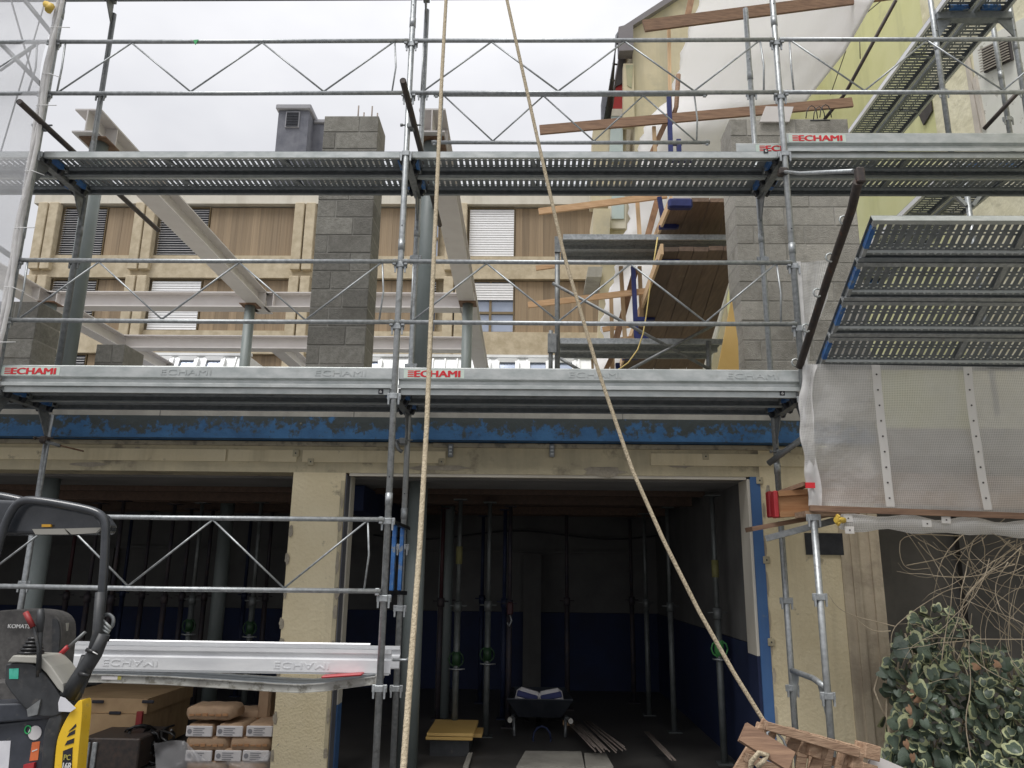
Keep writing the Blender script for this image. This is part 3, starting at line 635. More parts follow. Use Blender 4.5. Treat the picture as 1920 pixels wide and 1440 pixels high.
# ================================================================== NEW STRUCTURE ON THE ROOF
# steel beams and columns
def hbeam(name, label, p, q, w_=.27, h=.27, stiff=()):
    p, q = Vector(p), Vector(q); t = thing(name, label, 'steel beam', p, 'primed steel beams')
    d = (q-p).normalized(); u = Vector((0,0,1)); s_ = d.cross(u).normalized()
    m = MB(); m.beam(p+u*(h/2-.009), q+u*(h/2-.009), w_, .018)
    m2 = MB(); m2.beam(p-u*(h/2-.009), q-u*(h/2-.009), w_, .018)
    m3 = MB(); m3.beam(p, q, .012, h-.037)
    build(m, 'flange', 'primer', t); build(m2, 'flange', 'primer', t); build(m3, 'web', 'primer', t)
    for k in stiff:
        c = p+d*k
        for sg in (-1, 1): build(MB().beam(c+s_*sg*.007, c+s_*sg*(w_/2-.005), .012, h-.038), 'stiffener', 'primer', t)
    return t
HB = 5.955+.135
hbeam('steel_beam', 'pale primed steel beam receding left of the block pillar', (-.47, 1.29, HB), (-.52, 7.0, HB), stiff=(.35, 5.3))
hbeam('steel_beam', 'pale primed steel beam with open end just right of the middle pole', (3.08, 1.29, HB), (3.0, 13, HB), stiff=(.35, 5.2))
hbeam('steel_beam', 'pale primed steel beam at the far left edge', (-4.30, 3.4, HB), (-4.25, 12.2, HB), stiff=(3, 6.3))
hbeam('steel_beam', 'near cross beam of pale primed steel, left part', (-4.2, 6.75, HB), (-.58, 6.75, HB), stiff=(.2,))
hbeam('steel_beam', 'near cross beam of pale primed steel, behind the block pillar', (-.42, 6.75, HB), (2.92, 6.75, HB), stiff=(.15,))
hbeam('steel_beam', 'far cross beam of pale primed steel, left part', (-4.15, 9.25, HB), (2.88, 9.25, HB))
hbeam('steel_beam', 'short primed steel beam going away behind the block pillar', (-1.05, 9.4, HB), (-1.0, 13, HB))
def column(label, x, y, z0, z1, r=.082, plate=True):
    t = thing('steel_column', label, 'column', (x, y, z0), 'round grey steel columns')
    build(MB().tube([(x, y, z0), (x, y, z1)], r, 20), 'shaft', 'column_paint', t)
    if plate:
        build(MB().b2((x-.14, y-.14, z1-.014), (x+.14, y+.14, z1-.002)), 'head_plate', 'rusty', t)
        build(MB().b2((x-.14, y-.14, z0+.002), (x+.14, y+.14, z0+.014)), 'base_plate', 'rusty', t)
column('grey column on the roof beside the left scaffold poles', -.43, 1.5, 3.04, 5.955, .088)
column('grey column on the roof just right of the middle poles', 3.06, 1.5, 3.04, 5.955, .088)
column('slim grey column under the far end of the left beam', -.62, 6.55, 3.04, 5.955, .085)
column('slim grey column under the right beam, left of the wooden decks', 3.06, 6.4, 3.04, 5.955, .085)
column('slim grey column under the beam at the far left edge', -4.0, 6.5, 3.04, 5.955, .10)
column('grey column inside the right garage bay just beside the left jamb', 3.06, 1.55, 0.0, 2.45, .088, False)
column('grey column at the far left inside the left garage bay', -.43, 1.55, 0.0, 2.45, .088, False)
column('grey column standing under the bright ceiling gap in the right bay', 3.1, 3.9, 0.0, 2.58, .085, False)
column('grey column in the middle of the left garage bay', .33, 4.0, 0.0, 2.58, .085, False)

# block masonry
def blockwall(name, label, cat, x0, x1, y0, y1, z0, z1, m, bl=.5, chh=.2, seed=1, skip=None):
    t = thing(name, label, cat, ((x0+x1)/2, (y0+y1)/2, z0)); rnd_ = random.Random(seed)
    build(MB().b2((x0+.006, y0+.006, z0), (x1-.006, y1-.006, z1-.004)), 'mortar_core', 'mortar', t)
    n = int(round((z1-z0)/chh)); protos = {}
    for i in range(n):
        z = z0+i*chh; xs = [x0]; x = x0+(bl*.5 if i % 2 else bl*.98)-(bl*.15 if i % 3 == 0 else 0)
        while x < x1-.08: xs.append(x); x += bl
        xs.append(x1)
        for a, b_ in zip(xs, xs[1:]):
            if skip and skip(a, b_, z): continue
            k = round(b_-a, 2); dy = rnd_.uniform(-.003, .003); c = Vector(((a+b_)/2, (y0+y1)/2+dy, z+chh/2))
            if k not in protos:
                protos[k] = build(MB().bev((0,0,0), (b_-a-.010, y1-y0, chh-.010), .005), 'block', m, t, local=True); o = protos[k]
            else: o = part_copy(protos[k], t)
            o.location = c-wt(t)
    return t
blockwall('block_pillar', 'tall grey concrete block pillar with rebar on top, centre left', 'pillar', 1.84, 2.44, 1.75, 2.15, 3.04, 6.44, 'block', .4)
for i, (dx, dy) in enumerate(((.33, .05), (.37, .15), (.48, .06), (.52, .16))):
    build(MB().tube([(1.84+dx, 1.85+dy, 6.40), (1.84+dx, 1.85+dy, 6.64+.02*(i % 2 == 0))], .009, 6), 'rebar_end', 'rebar', bpy.data.objects['block_pillar'])
blockwall('block_wall', 'wide pale concrete block wall rising behind the right scaffold poles', 'wall', 6.14, 7.36, 1.5, 1.9, 3.04, 6.24, 'block_light', .5, seed=3)
blockwall('block_stack', 'dark concrete block pier at the left edge behind the netting', 'wall', -1.35, -.85, 1.6, 2.0, 3.04, 4.24, 'block', .5, seed=5)
blockwall('block_stack', 'low stack of loose blocks beside the left grey column', 'wall', -.3, .0, 1.75, 2.15, 3.04, 3.84, 'block', .5, seed=6)
build(MB().prism([P(1372, 560, Y=1.40), P(1346, 692, Y=1.40), P(1346, 712, Y=1.40), P(1386, 712, Y=1.40), P(1384, 640, Y=1.40)], (0, .027, 0)), 'yellow_board', 'ply_yellow', label='yellow formwork board leaning against the pale block wall', cat='board')
# board, jack and loose things on top of the pale block wall
build(MB().prism([P(1425, 228, Y=1.45), P(1436, 199, Y=1.45), P(1488, 200, Y=1.45), P(1480, 228, Y=1.45)], (0, .03, 0)), 'board_offcut', 'primer', label='pale board offcut standing on the block wall', cat='board')
b = MB()
for dx, dz in ((0, 0), (14, 2), (26, -2)):
    pts = [P(1522+dx+18*math.cos(a)*(.6), 222+dz-24*math.sin(a), Y=1.5) for a in [k*math.pi/6 for k in range(7)]]; b.tube(pts, .005, 6)
b.tube([P(1519, 226, Y=1.5), P(1556, 225, Y=1.5)], .006, 6)
build(b, 'bar_chair', 'black_metal', label='bent black steel bars lying on the block wall', cat='steel bars')

# ------------------------------------------------------------------ timber decks, guard boards, studs behind the scaffold
def deck_boards(label, Z, l0, l1, r0, r1, n, th=.05):
    A, B, C_, D = P(*l0, Z=Z), P(*l1, Z=Z), P(*r0, Z=Z), P(*r1, Z=Z)
    t = thing('timber_deck', label, 'platform', A); 
    for i in range(n):
        g0, g1 = (i+.02)/n, (i+.98)/n; dz = Vector((0, 0, random.uniform(-.008, .008)))
        poly = [A.lerp(C_, g0)+dz, A.lerp(C_, g1)+dz, B.lerp(D, g1)+dz, B.lerp(D, g0)+dz]
        build(MB().prism(poly, (0, 0, th)), 'plank', 'wood_deck', t)
    e = MB().beam(A+Vector((-.02,0,.02)), B+Vector((-.02,0,.02)), .03, .12); build(e, 'edge_board', 'wood_stud', t)
    for k in (.05, .45, .85):
        c = A.lerp(B, k); d = A.lerp(C_, .0); e = (C_-A).normalized()
        build(MB().beam(c+Vector((-.05,0,-.03)), c+e*.2+Vector((0,0,-.02)), .06, .04), 'edge_clamp', 'navy', t)
    return t
deck_boards('upper dark timber deck seen from below, just left of the pale block wall', 6.0, (1262, 378), (1222, 470), (1400, 378), (1374, 470), 4)
deck_boards('lower dark timber deck seen from below, above the level two guardrail', 5.0, (1245, 470), (1164, 692), (1385, 470), (1318, 692), 5)
def plank(name, label, p, q, wd, th, m, grp=None, up=(0,0,1)):
    return build(MB().beam(p, q, th, wd, up=up), name, m, label=label, cat='board', group=grp)
plank('guard_board', 'brown guard board crossing the tarpaulin at the very top', P(1207, 49, Y=2.9), P(1690, -14, Y=3.2), .165, .035, 'wood_old', 'guard boards on the timber studs')
plank('guard_board', 'long brown guard board sloping up above the pale block wall', P(1012, 244, Y=3.0), P(1598, 192, Y=3.0), .125, .035, 'wood_old', 'guard boards on the timber studs')
plank('guard_board', 'light guard board just under the level three deck', P(1010, 397, Y=3.6), P(1250, 366, Y=3.6), .085, .035, 'wood_new', 'guard boards on the timber studs')
plank('guard_board', 'light guard board crossing the netting folds above the upper guardrail tube', P(990, 572, Y=3.6), P(1228, 544, Y=3.6), .075, .035, 'wood_new', 'guard boards on the timber studs')
plank('guard_board', 'short guard board end left of the small tower', P(1005, 503, Y=3.6), P(1042, 498, Y=3.6), .06, .035, 'wood_new', 'guard boards on the timber studs')
plank('guard_board', 'low guard board just above the small tower platform', P(1130, 618, Y=4.6), P(1215, 604, Y=4.6), .07, .035, 'wood_new', 'guard boards on the timber studs')
plank('guard_board', 'lowest guard board lying on the small tower platform', P(1108, 645, Y=4.4), P(1192, 634, Y=4.4), .07, .035, 'wood_new', 'guard boards on the timber studs')
def stud(label, a, b_, Y, wd=.05, m='wood_stud'):
    return build(MB().beam(P(*a, Y=Y), P(*b_, Y=Y), wd, wd*.8, up=(0,1,0)), 'timber_stud', m, label=label, cat='stud', group='timber studs of the edge protection')
stud('upright stud from the top guard board down to the long board', (1254, 55), (1257, 215), 3.05, .042)
stud('short stud hanging below the long guard board', (1226, 238), (1229, 300), 3.05, .045)
stud('leaning stud beside the short stud below the long board', (1250, 226), (1216, 300), 3.1, .06, 'wood_brace')
stud('stud standing at the top edge right of the gable', (1300, -20), (1288, 36), 3.15, .08, 'wood_brace')
stud('upright stud left of the blue post under the deck', (1195, 378), (1200, 455), 3.7)
stud('leaning stud left of the upper blue post', (1232, 378), (1212, 452), 3.75, .08, 'wood_brace')
stud('thin stud touching the upper blue post', (1236, 380), (1243, 430), 3.7, .03)
stud('upright stud over the tarpaulin, left of the lower blue post', (1164, 500), (1172, 640), 3.8)
stud('upright stud over the tarpaulin, right of the lower blue post', (1199, 500), (1204, 612), 3.8)
stud('leaning stud crossing behind the lower blue post', (1192, 505), (1154, 640), 3.9, .08, 'wood_brace')
stud('small stud at the left fold of the tarpaulin', (1146, 560), (1149, 690), 4.3, .05)
stud('leaning stud below the small tower platform', (1148, 668), (1135, 695), 4.0, .06, 'wood_brace')
stud('upright stud below the small tower platform', (1146, 675), (1149, 697), 4.1, .05)
def bluepost(label, a, b_, Y):
    t = thing('blue_post', label, 'post', P(*b_, Y=Y), 'blue guardrail posts')
    build(MB().beam(P(*a, Y=Y), P(*b_, Y=Y), .055, .045, up=(0,1,0)), 'upright', 'navy', t)
    c = P(*b_, Y=Y); build(MB().beam(c+Vector((-.02,0,0)), c+Vector((.15,0,0)), .05, .06), 'foot_clamp', 'navy', t)
    m_ = P(*a, Y=Y).lerp(c, .75); build(MB().beam(m_, m_+Vector((.14,0,0)), .04, .05), 'board_holder', 'navy', t)
bluepost('blue post rising above the level three deck', (1254, 178), (1258, 300), 3.0)
bluepost('blue post at the right, short piece by the level three deck', (1272, 262), (1274, 300), 3.0)
bluepost('blue post under the deck between leaning stud and timber deck', (1236, 370), (1246, 425), 3.5)
bluepost('long blue post left of the lower timber deck', (1187, 500), (1193, 632), 3.55)
bluepost('short blue post showing below the small tower platform', (1158, 681), (1159, 705), 3.9)
build(MB().tube([P(1272, 140, Y=3.05), P(1268, 200, Y=3.05), P(1258, 232, Y=3.05)], .03, 6), 'wooden_stake', 'wood_old', label='dark wooden stake standing beside the blue post', cat='stake')
build(MB().bev(P(1275, 383, Y=2.6), (.28, .1, .12), .02), 'blue_bundle', 'navy', label='dark blue clamp box under the deck edge at the timber deck', cat='clamp')
build(MB().tube([P(x, y, Y=2.9) for x, y in ((1233, 445), (1226, 490), (1218, 545), (1212, 590), (1206, 625), (1196, 655), (1178, 680), (1164, 690), (1150, 698))], .008, 6), 'thin_rope', 'rope_yellow', label='thin yellow rope dangling from the timber deck edge', cat='rope')
# small tower
tw = thing('small_tower', 'small old steel tower with two plank platforms behind the guardrails', 'scaffold tower', P(1043, 700, Y=3.3))
build(MB().tube([P(1045, 445, Y=3.3), P(1045, 725, Y=3.3)], .032, 10), 'post', 'galv_dark', tw)
build(MB().tube([P(1033, 620, Y=3.25), P(1032, 725, Y=3.25)], .026, 8), 'post', 'galv_dark', tw)
build(MB().tube([P(1329, 640, Y=3.3), P(1329, 725, Y=3.3)], .032, 10), 'post', 'galv_dark', tw)
build(MB().b2(P(1027, 660, Y=3.2), P(1043, 628, Y=3.26)), 'coupler', 'galv_dark', tw)
build(MB().b2(P(1040, 472, Y=3.26), P(1051, 445, Y=3.29)), 'coupler', 'galv_dark', tw)
for a, b_ in (((1036, 531), (1330, 692)), ((1345, 606), (1168, 700)), ((1050, 672), (1090, 696))):
    build(MB().tube([P(*a, Y=3.2), P(*b_, Y=3.2)], .02, 8), 'brace', 'galv_dark', tw)
for (px0, px1, z) in ((1056, 1371, 5.72), (1050, 1346, 4.36)):
    x0, x1 = P(px0, 450, Y=3.3).x, P(px1, 450, Y=3.3).x
    for k in range(2):
        m = MB(); y0 = 3.3+k*.34; m.b2((x0, y0, z+.03), (x1, y0+.32, z+.05)); m.b2((x0, y0, z-.02), (x1, y0+.02, z+.029)); m.b2((x0, y0+.30, z-.02), (x1, y0+.32, z+.029))
        for j in range(1, 6): m.b2((x0, y0+.02+j*.045, z+.018), (x1, y0+.032+j*.045, z+.029))
        build(m, 'platform_plank', 'galv', tw)

# ================================================================== SCAFFOLD
BX = 3.07; WD = .73
def standard(label, X, Y, z0, z1, m='galv', lugs=(), joints=()):
    t = thing('scaffold_standard', label, 'scaffold pole', (X, Y, z0), 'upright tubes of the scaffold')
    build(MB().tube([(X, Y, z0), (X, Y, z1)], .0245, 14), 'tube', m, t)
    for z in lugs:
        lg = MB(); lg.bev((X, Y, z), (.105, .014, .05), .003); lg.bev((X, Y, z), (.06, .056, .045), .004)
        o = build(lg, 'wedge_lug', m, t)
        build(MB().box((X+.038, Y-.012, z-.03), (.012, .012, .07), taper=(1.4, 1)), 'wedge_pin', m, o)
        if X < 9: build(MB().box((X-.038, Y-.012, z-.03), (.012, .012, .07), taper=(1.4, 1)), 'wedge_pin', m, o)
    for z in joints:
        build(MB().tube([(X, Y, z-.045), (X, Y, z+.045)], .0275, 14), 'joint_collar', m, t)
        for k in (.16,): build(MB().tube([(X, Y-.0246, z+k), (X, Y-.0255, z+k)], .006, 8), 'pin_hole', 'black_metal', t)
    return t
fl = lambda *L0: tuple(L0)
standard('front pole at the left edge wrapped in netting', 0, 0, 2.9, 8.4, lugs=(3.5, 4.0, 4.95, 5.5, 6.0, 7.0), joints=(4.25, 6.3))
standard('front pole left of centre, from the ground past the top of the frame', BX, 0, 0, 8.2, lugs=(.85, 1.45, 1.99, 2.92, 3.47, 3.98, 4.95, 5.47, 5.98, 7.0), joints=(2.15, 4.15, 6.2))
standard('front pole right of centre ending at the debris fan', 2*BX, 0, 2.1, 8.2, lugs=(2.05, 2.92, 3.47, 3.98, 4.95, 5.47, 5.98, 7.0), joints=(4.13, 6.2))
standard('front pole of the right frame standing before the cream wall', 2*BX, -.003, 0, 2.07, lugs=(.85, 1.5))
standard('inner pole at the left, over the left grey column', 0, WD, 3.0, 6.9, 'galv_dark', lugs=(3.3, 4.3, 5.3, 6.0), joints=(4.6,))
standard('inner pole at the left under the level two deck', 0, WD, 0, 2.9, 'galv', lugs=(1.5,), joints=())
standard('inner pole just right of the middle front pole', BX, WD, 0, 6.93, 'galv', lugs=(1.35, 1.83, .75, 3.35, 4.35, 6.0), joints=(2.1, 4.6))
standard('inner pole in front of the pale block wall', 2*BX, WD, 2.1, 6.93, 'galv', lugs=(3.3, 4.35, 6.0), joints=(4.55, 2.5, 6.2))
standard('inner pole of the right frame before the cream wall', 2*BX, WD+.003, 0, 2.07, lugs=(1.45, .8))
# transoms with gussets at every deck
def transom(label, X, z, m='galv_dark', blue=True):
    t = thing('deck_transom', label, 'scaffold bracket', (X, 0, z), 'cross pieces under the scaffold decks')
    mb = MB(); mb.b2((X-.03, .03, z-.085), (X+.03, WD-.03, z-.045)); mb.b2((X-.045, .03, z-.044), (X-.025, WD-.03, z-.012)); mb.b2((X+.025, .03, z-.044), (X+.045, WD-.03, z-.012))
    build(mb, 'cross_bar', m, t)
    for y0, s_ in ((.03, 1), (WD-.03, -1)):
        build(MB().prism([(X-.005, y0, z-.09), (X-.005, y0+s_*.15, z-.09), (X-.005, y0, z-.30)], (.01, 0, 0)), 'gusset', m, t)
    for k in range(4):
        for s_ in (-1, 1):
            build(MB().bev((X+s_*.05, .09+k*.18, z-.05), (.045, .045, .08), .006, Matrix.Rotation(s_*.4, 3, 'Y')), 'plank_claw', 'black_metal', t)
    return t
for z, nm in ((3, 'two'), (5, 'three')):
    transom('cross piece under the level %s decks at the left pole pair' % nm, 0, z)
    transom('cross piece under the level %s decks at the middle pole pair' % nm, BX, z)
    transom('cross piece under the level %s decks at the right pole pair' % nm, 2*BX, z)
for X, nm in ((0, 'left'), (BX, 'middle')): transom('cross piece of the top deck at the %s pole pair' % nm, X, 7.07)
hf = thing('frame_rung', 'horizontal tube with gussets joining the two right poles before the cream wall', 'scaffold bracket', (2*BX, 0, .8))
build(MB().tube([(2*BX, .02, .9), (2*BX, .25, .93), (2*BX, .5, .93), (2*BX, WD-.02, .93)], .022, 10), 'tube', 'galv', hf)
for y0, s_ in ((.024, 1), (WD-.022, -1)): build(MB().prism([(2*BX-.004, y0, .91), (2*BX-.004, y0+s_*.15, .91), (2*BX-.004, y0, .66)], (.008, 0, 0)), 'gusset', 'galv_light', hf)

# perforated deck planks ------------------------------------------------
PW = .32
def make_plank(Lp=2.99, m='galv_deck'):
    t = thing('deck_plank', 'x', 'scaffold plank', (0,0,0), 'perforated steel planks of the scaffold decks')
    ys = [0, .04, .105, .12, .132, .147, .212, .227, .239, .27, .32]
    per = .05; n = int((Lp-.12)/per); x = [0, .06]
    for i in range(n): x += [.06+i*per+.015, .06+(i+1)*per]
    x += [Lp]
    mb = MB(); nx, ny = len(x), len(ys)
    for j in range(ny):
        for i in range(nx): mb.v.append(Vector((x[i], ys[j], 0)))
    for j in range(ny-1):
        for i in range(nx-1):
            slot = (i % 2 == 1) and 1 <= i < nx-2
            if slot and j in (1, 5): continue
            if i % 2 == 1 and 1 <= i < nx-2 and j in (3, 7): continue
            mb.f.append([j*nx+i, j*nx+i+1, (j+1)*nx+i+1, (j+1)*nx+i]); mb.sm.append(False); mb.mi.append(0)
    ds = build(mb, 'perforated_sheet', m, t, local=True, fix=False)
    md = ds.modifiers.new('s', 'SOLIDIFY'); md.thickness = .003; md.offset = -1
    for y0, s_ in ((0, 1), (PW, -1)):
        sd_ = MB(); sd_.b2((0, y0, -.055), (Lp, y0+s_*.004, -.0031)); sd_.b2((0, y0+s_*.0041, -.055), (Lp, y0+s_*.03, -.051))
        build(sd_, 'side_flange', m if s_ < 0 else 'galv_light', t, local=True)
    rb = MB().prism([(.05, .262, -.004), (.05, .272, -.02), (.05, .292, -.02), (.05, .302, -.004)], (Lp-.1, 0, 0))
    for i in range(int((Lp-.2)/.05)):
        cx = .1+i*.05; rb.add([(cx-.009, .255, -.0035), (cx+.009, .255, -.0035), (cx+.009, .241, -.0035), (cx-.009, .241, -.0035), (cx, .248, -.009)], [(0,1,4),(1,2,4),(2,3,4),(3,0,4)])
        rb.add([(cx-.011, .271, -.0201), (cx+.011, .271, -.0201), (cx+.011, .292, -.0201), (cx-.011, .292, -.0201), (cx, .282, -.027)], [(0,1,4),(1,2,4),(2,3,4),(3,0,4)])
    build(rb, 'ribbed_channel', m, t, local=True)
    for xx in (Lp*.33, Lp*.66): build(MB().beam((xx, .03, -.048), (xx+.03, .24, -.012), .035, .008), 'stiffener', m, t, local=True)
    for xx in (.012, Lp-.047):
        build(MB().b2((xx, .06, -.05), (xx+.03, PW-.10, -.006)), 'end_plate', 'blue_enamel', t, local=True); build(MB().b2((xx+.004, .012, -.046), (xx+.028, .058, -.006)), 'end_hook', 'galv', t, local=True); build(MB().b2((xx+.004, PW-.098, -.046), (xx+.028, PW-.012, -.006)), 'end_hook', 'galv', t, local=True)
    return t
proto = make_plank()
def ppos(n, b): return ('front', 'rear')[n]
first = True
bays = {5: [(-BX, 'left edge bay behind the netting'), (0, 'left bay'), (BX, 'middle bay'), (2*BX, 'right bay')], 3: [(-BX, 'left edge bay'), (0, 'left bay'), (BX, 'middle bay')], 7: [(-BX, 'left edge bay'), (0, 'left bay'), (BX, 'middle bay')], }
lvl = {3: 'level two', 5: 'level three', 7: 'top level'}
for z in (5, 3, 7):
    for x0, bn in bays[z]:
        for k in range(2):
            loc = (x0+.04, .035+k*.34, z-.003+(.07 if z == 7 else 0)); lab = '%s deck plank of the %s, %s, seen from below' % (('front', 'rear')[k], lvl[z], bn)
            if first: o = proto; o.location = loc; o['label'] = lab; first = False
            else: o = dup(proto, loc, label=lab)
# number tags on the deck edges
def tag6(px, py, Y=-.0): 
    c = P(px, py, Y=.03); t = thing('number_tag', '', 'sticker', c)
    return t
for (px, py, lab) in ((714, 734, 'small black 6 sticker at the left bay of level two'), (1467, 737, 'small black 6 sticker at the right end of level two'), (1436, 283, 'small black 6 sticker on the level three deck edge')):
    c = P(px, py, Y=.030); t = thing('number_sticker', lab, 'sticker', c)
    build(MB().b2((c.x-.018, c.y-.001, c.z-.018), (c.x+.018, c.y+.002, c.z+.018)), 'plate', 'black_print', t)
    text('number', '6', (c.x, c.y-.003, c.z), .016, .022, 'white_print', t)
# debris fan: four planks in a raised plane
A0 = Vector((2*BX+.11, .02, 3.19)); sl = Vector((0, -1.13, .68)).normalized()
R = Matrix((Vector((1,0,0)), -sl, Vector((1,0,0)).cross(-sl))).transposed()
for k, nm in enumerate(('lowest', 'second lowest', 'second highest', 'highest')):
    loc = A0+sl*(.33*(k+1)); o = dup(proto, loc, R.to_euler(), label='%s plank of the tilted debris fan at the right' % nm); o['group'] = 'perforated planks of the tilted fan'
    for c_ in o.children:
        if c_.name.startswith(('side_flange', 'ribbed_channel', 'stiffener')) and not (k == 3 and c_.name.startswith('side_flange')): c_.material_slots[0].link = 'OBJECT'; c_.material_slots[0].material = MT['galv_light' if c_.name.startswith('ribbed') else 'galv']
fp = thing('fan_pole', 'dark rusty pole carrying the left side of the tilted debris fan', 'pole', P(1500, 690, Y=-.06))
build(MB().tube([P(1499, 688, Y=-.05), P(1552, 522, Y=-.7), P(1597, 392, Y=-1.2), P(1609, 340, Y=-1.45)], .028, 12), 'tube', 'rust_pole', fp)
build(MB().bev(P(1612, 330, Y=-1.45), (.05, .05, .10), .008), 'pole_head', 'rust_pole', fp)
for (x, y, Yd) in ((1583, 413, -1.1), (1557, 483, -.85), (1533, 549, -.6), (1512, 615, -.35), (1492, 680, -.04)):
    c = P(x, y, Y=Yd); ring = [c+Vector((.03*math.cos(a), 0, .03*math.sin(a))) for a in [k*math.pi/4 for k in range(9)]]
    build(MB().tube(ring, .007, 5), 'ring_bolt', 'galv_light', fp)
br = thing('fan_brace', 'thin grey tube from the right pole to the top of the fan pole', 'brace', P(1470, 323, Y=0))
build(MB().tube([P(1470, 322, Y=-.02), P(1500, 325, Y=-.3), P(1600, 321, Y=-1.38)], .014, 8), 'tube', 'galv', br)
build(MB().bev(P(1468, 323, Y=-.01), (.075, .07, .06), .01), 'clamp', 'rust_pole', br)

# guardrail frames -------------------------------------------------------
def guard(label, X0, z, y=-.03, Lr=2.97, inv=False, m='galv', tie=False):
    t = thing('guardrail_frame', label, 'guardrail', (X0, y, z), 'zigzag guardrail frames')
    def loc(mb, n, mm=m): return build(mb, n, mm, t, local=True)
    e = Lr/2
    for zz in (0, .5):
        pts = [(.02, 0, zz), (Lr*.5, 0, zz-.004), (Lr+.08, 0, zz)]; loc(MB().tube(pts, .0175, 10), 'rail')
    u = [.12+(Lr-.17)*k/5 for k in range(6)]; zs = [.012, .485]*3
    if inv: zs = zs[1:]+[.012]
    for k in range(5): loc(MB().tube([(u[k], -.002, zs[k]), (u[k+1], -.002, zs[k+1])], .0075, 6), 'brace_rod')
    for xx in (.105, Lr-.04): loc(MB().tube([(xx, 0, .0), (xx+(.02 if xx > 1 else 0), .01, .25), (xx, 0, .5)], .008, 6), 'end_rod')
    for xx in (.045, Lr+.055):
        for zz in (0, .5): loc(MB().bev((xx, 0, zz-.005), (.03, .02, .05), .004), 'rail_end')
    return t
g0 = guard('guardrail at level one above the stacked toe boards, left', 0, 1.5)
def gcopy(label, X0, z, y=-.03): return dup(g0, (X0, y, z), label=label)
gcopy('guardrail at level two, left bay', 0, 3.5); gcopy('guardrail at level two, middle bay', BX, 3.5)
gcopy('guardrail at level three, left bay', 0, 5.5); gcopy('guardrail at level three, middle bay front', BX, 5.5)
gcopy('guardrail at level three, left edge behind netting', -BX, 5.5)
guard('inner guardrail at level three, middle bay behind the front one', BX+.08, 5.5, WD, 2.5, True)
guard('guardrail at level three in front of the yellow-green house, right bay', 2*BX, 5.5, -.03, 2.97, True)
build(MB().prism([P(362, 75, Y=-.05), P(372, 74, Y=-.05), P(366, 84, Y=-.05)], (0, .006, 0)), 'green_tape', 'green_tag', label='scrap of green tape on the top left rail', cat='tape')

# toe boards -----------------------------------------------------------------
def toe(label, x0, y, z, Lt=3.03, red=None, emb=(), m='galv_light', flip=False, grp='metal toe boards'):
    t = thing('toe_board', label, 'toe board', (x0, y, z), grp)
    pf = [(.0, -.012), (.0, .012), (.004, .016), (.022, .020), (.022, .046), (-.004, .060), (-.004, .142), (.002, .15), (.02, .15), (.02, .146), (.004, .146), (.0, .140), (.0, .064), (.028, .048), (.028, .014), (.008, .008), (.006, -.012)]
    if flip: pf = [(a, .15-b_) for a, b_ in pf][::-1]
    build(MB().prism([(x0, y+a, z+b_) for a, b_ in pf], (Lt, 0, 0)), 'profile', m, t)
    zc = z+(.15-.10 if flip else .10)
    if red is not None:
        build(MB().b2((x0+red-.03, y-.0055, zc-.034), (x0+red+.43, y-.0041, zc+.034)), 'sticker', 'sticker', t)
        s_ = MB()
        for k in range(4): s_.b2((x0+red, y-.007, zc-.024+k*.014), (x0+red+.045, y-.0056, zc-.024+k*.014+.007))
        build(s_, 'logo_stripes', 'red_print', t)
        text('lettering', 'ECHAMI', (x0+red+.225, y-.0066, zc), .345, .05, 'red_print', t, bold=.09)
    for e in emb: text('embossed_lettering', 'ECHAMI', (x0+e, y-.005, zc), .39, .044, m, t, dep=.0022, flip=flip, bold=.0)
    return t
Xr = P(10, 700, Y=-.03).x
toe('toe board with red lettering at the left edge of level two', .02, .010, 3.0, red=.03, emb=(1.44, 2.63))
toe('toe board with red lettering in the middle bay of level two', BX+.025, .010, 3.0, red=.07, emb=(1.49, 2.68))
toe('toe board with red lettering at level three, right bay', 2*BX+.025, .010, 5.0, red=.05)
toe('short rear toe board seen left of the right pole at level three', 2*BX-.36, .09, 4.955, Lt=.6, red=.19)
t0 = P(1500, 262, Y=.15)
# stacked toe boards at level one
for k, (x0, y, z, Lt, fl_, emb) in enumerate(((.45, .06, .935, 2.68, True, (.83, 2.05)), (.35, .18, .925, 2.75, False, ()), (.7, .32, .94, 2.45, True, ()), (.9, .46, .955, 2.0, False, ()))):
    toe(('lowest flipped toe board with upside-down lettering in the level one pile', 'second toe board of the level one pile', 'third toe board of the level one pile', 'shortest top toe board of the level one pile')[k],
        x0, y, z, Lt, None, emb, 'alu_new', fl_, 'toe boards piled on level one')
sg = thing('sagging_plank', 'dirty metal plank sagging under the toe board pile at level one', 'scaffold plank', (1.6, .05, .85))
SP = [(20, 1254), (105, 1257), (210, 1259), (320, 1263), (430, 1270), (520, 1276), (565, 1278), (610, 1275), (660, 1268), (705, 1262)]
for yy, lb in ((.03, 'front'), (.34, 'rear')):
    mb = MB(); f3 = [P(a, b_+13, Y=.03)+Vector((0, yy-.03, 0)) for a, b_ in SP]
    for a, b_ in zip(f3, f3[1:]): mb.beam(a, b_, .010, .046); mb.beam(a+Vector((0,-.008,-.024)), b_+Vector((0,-.008,-.024)), .026, .006); mb.beam(a+Vector((0,-.006,.024)), b_+Vector((0,-.006,.024)), .02, .006)
    build(mb, 'side_flange', 'dirty_alu', sg)
mb = MB()
for a, b_ in zip(f3, f3[1:]): mb.beam(a+Vector((0,-.155,.022)), b_+Vector((0,-.155,.022)), .29, .006)
build(mb, 'tread', 'galv_deck', sg)
build(MB().bev(f3[-1]+Vector((.01,-.30,.0)), (.03, .05, .075), .006), 'end_hook', 'dirty_alu', sg)
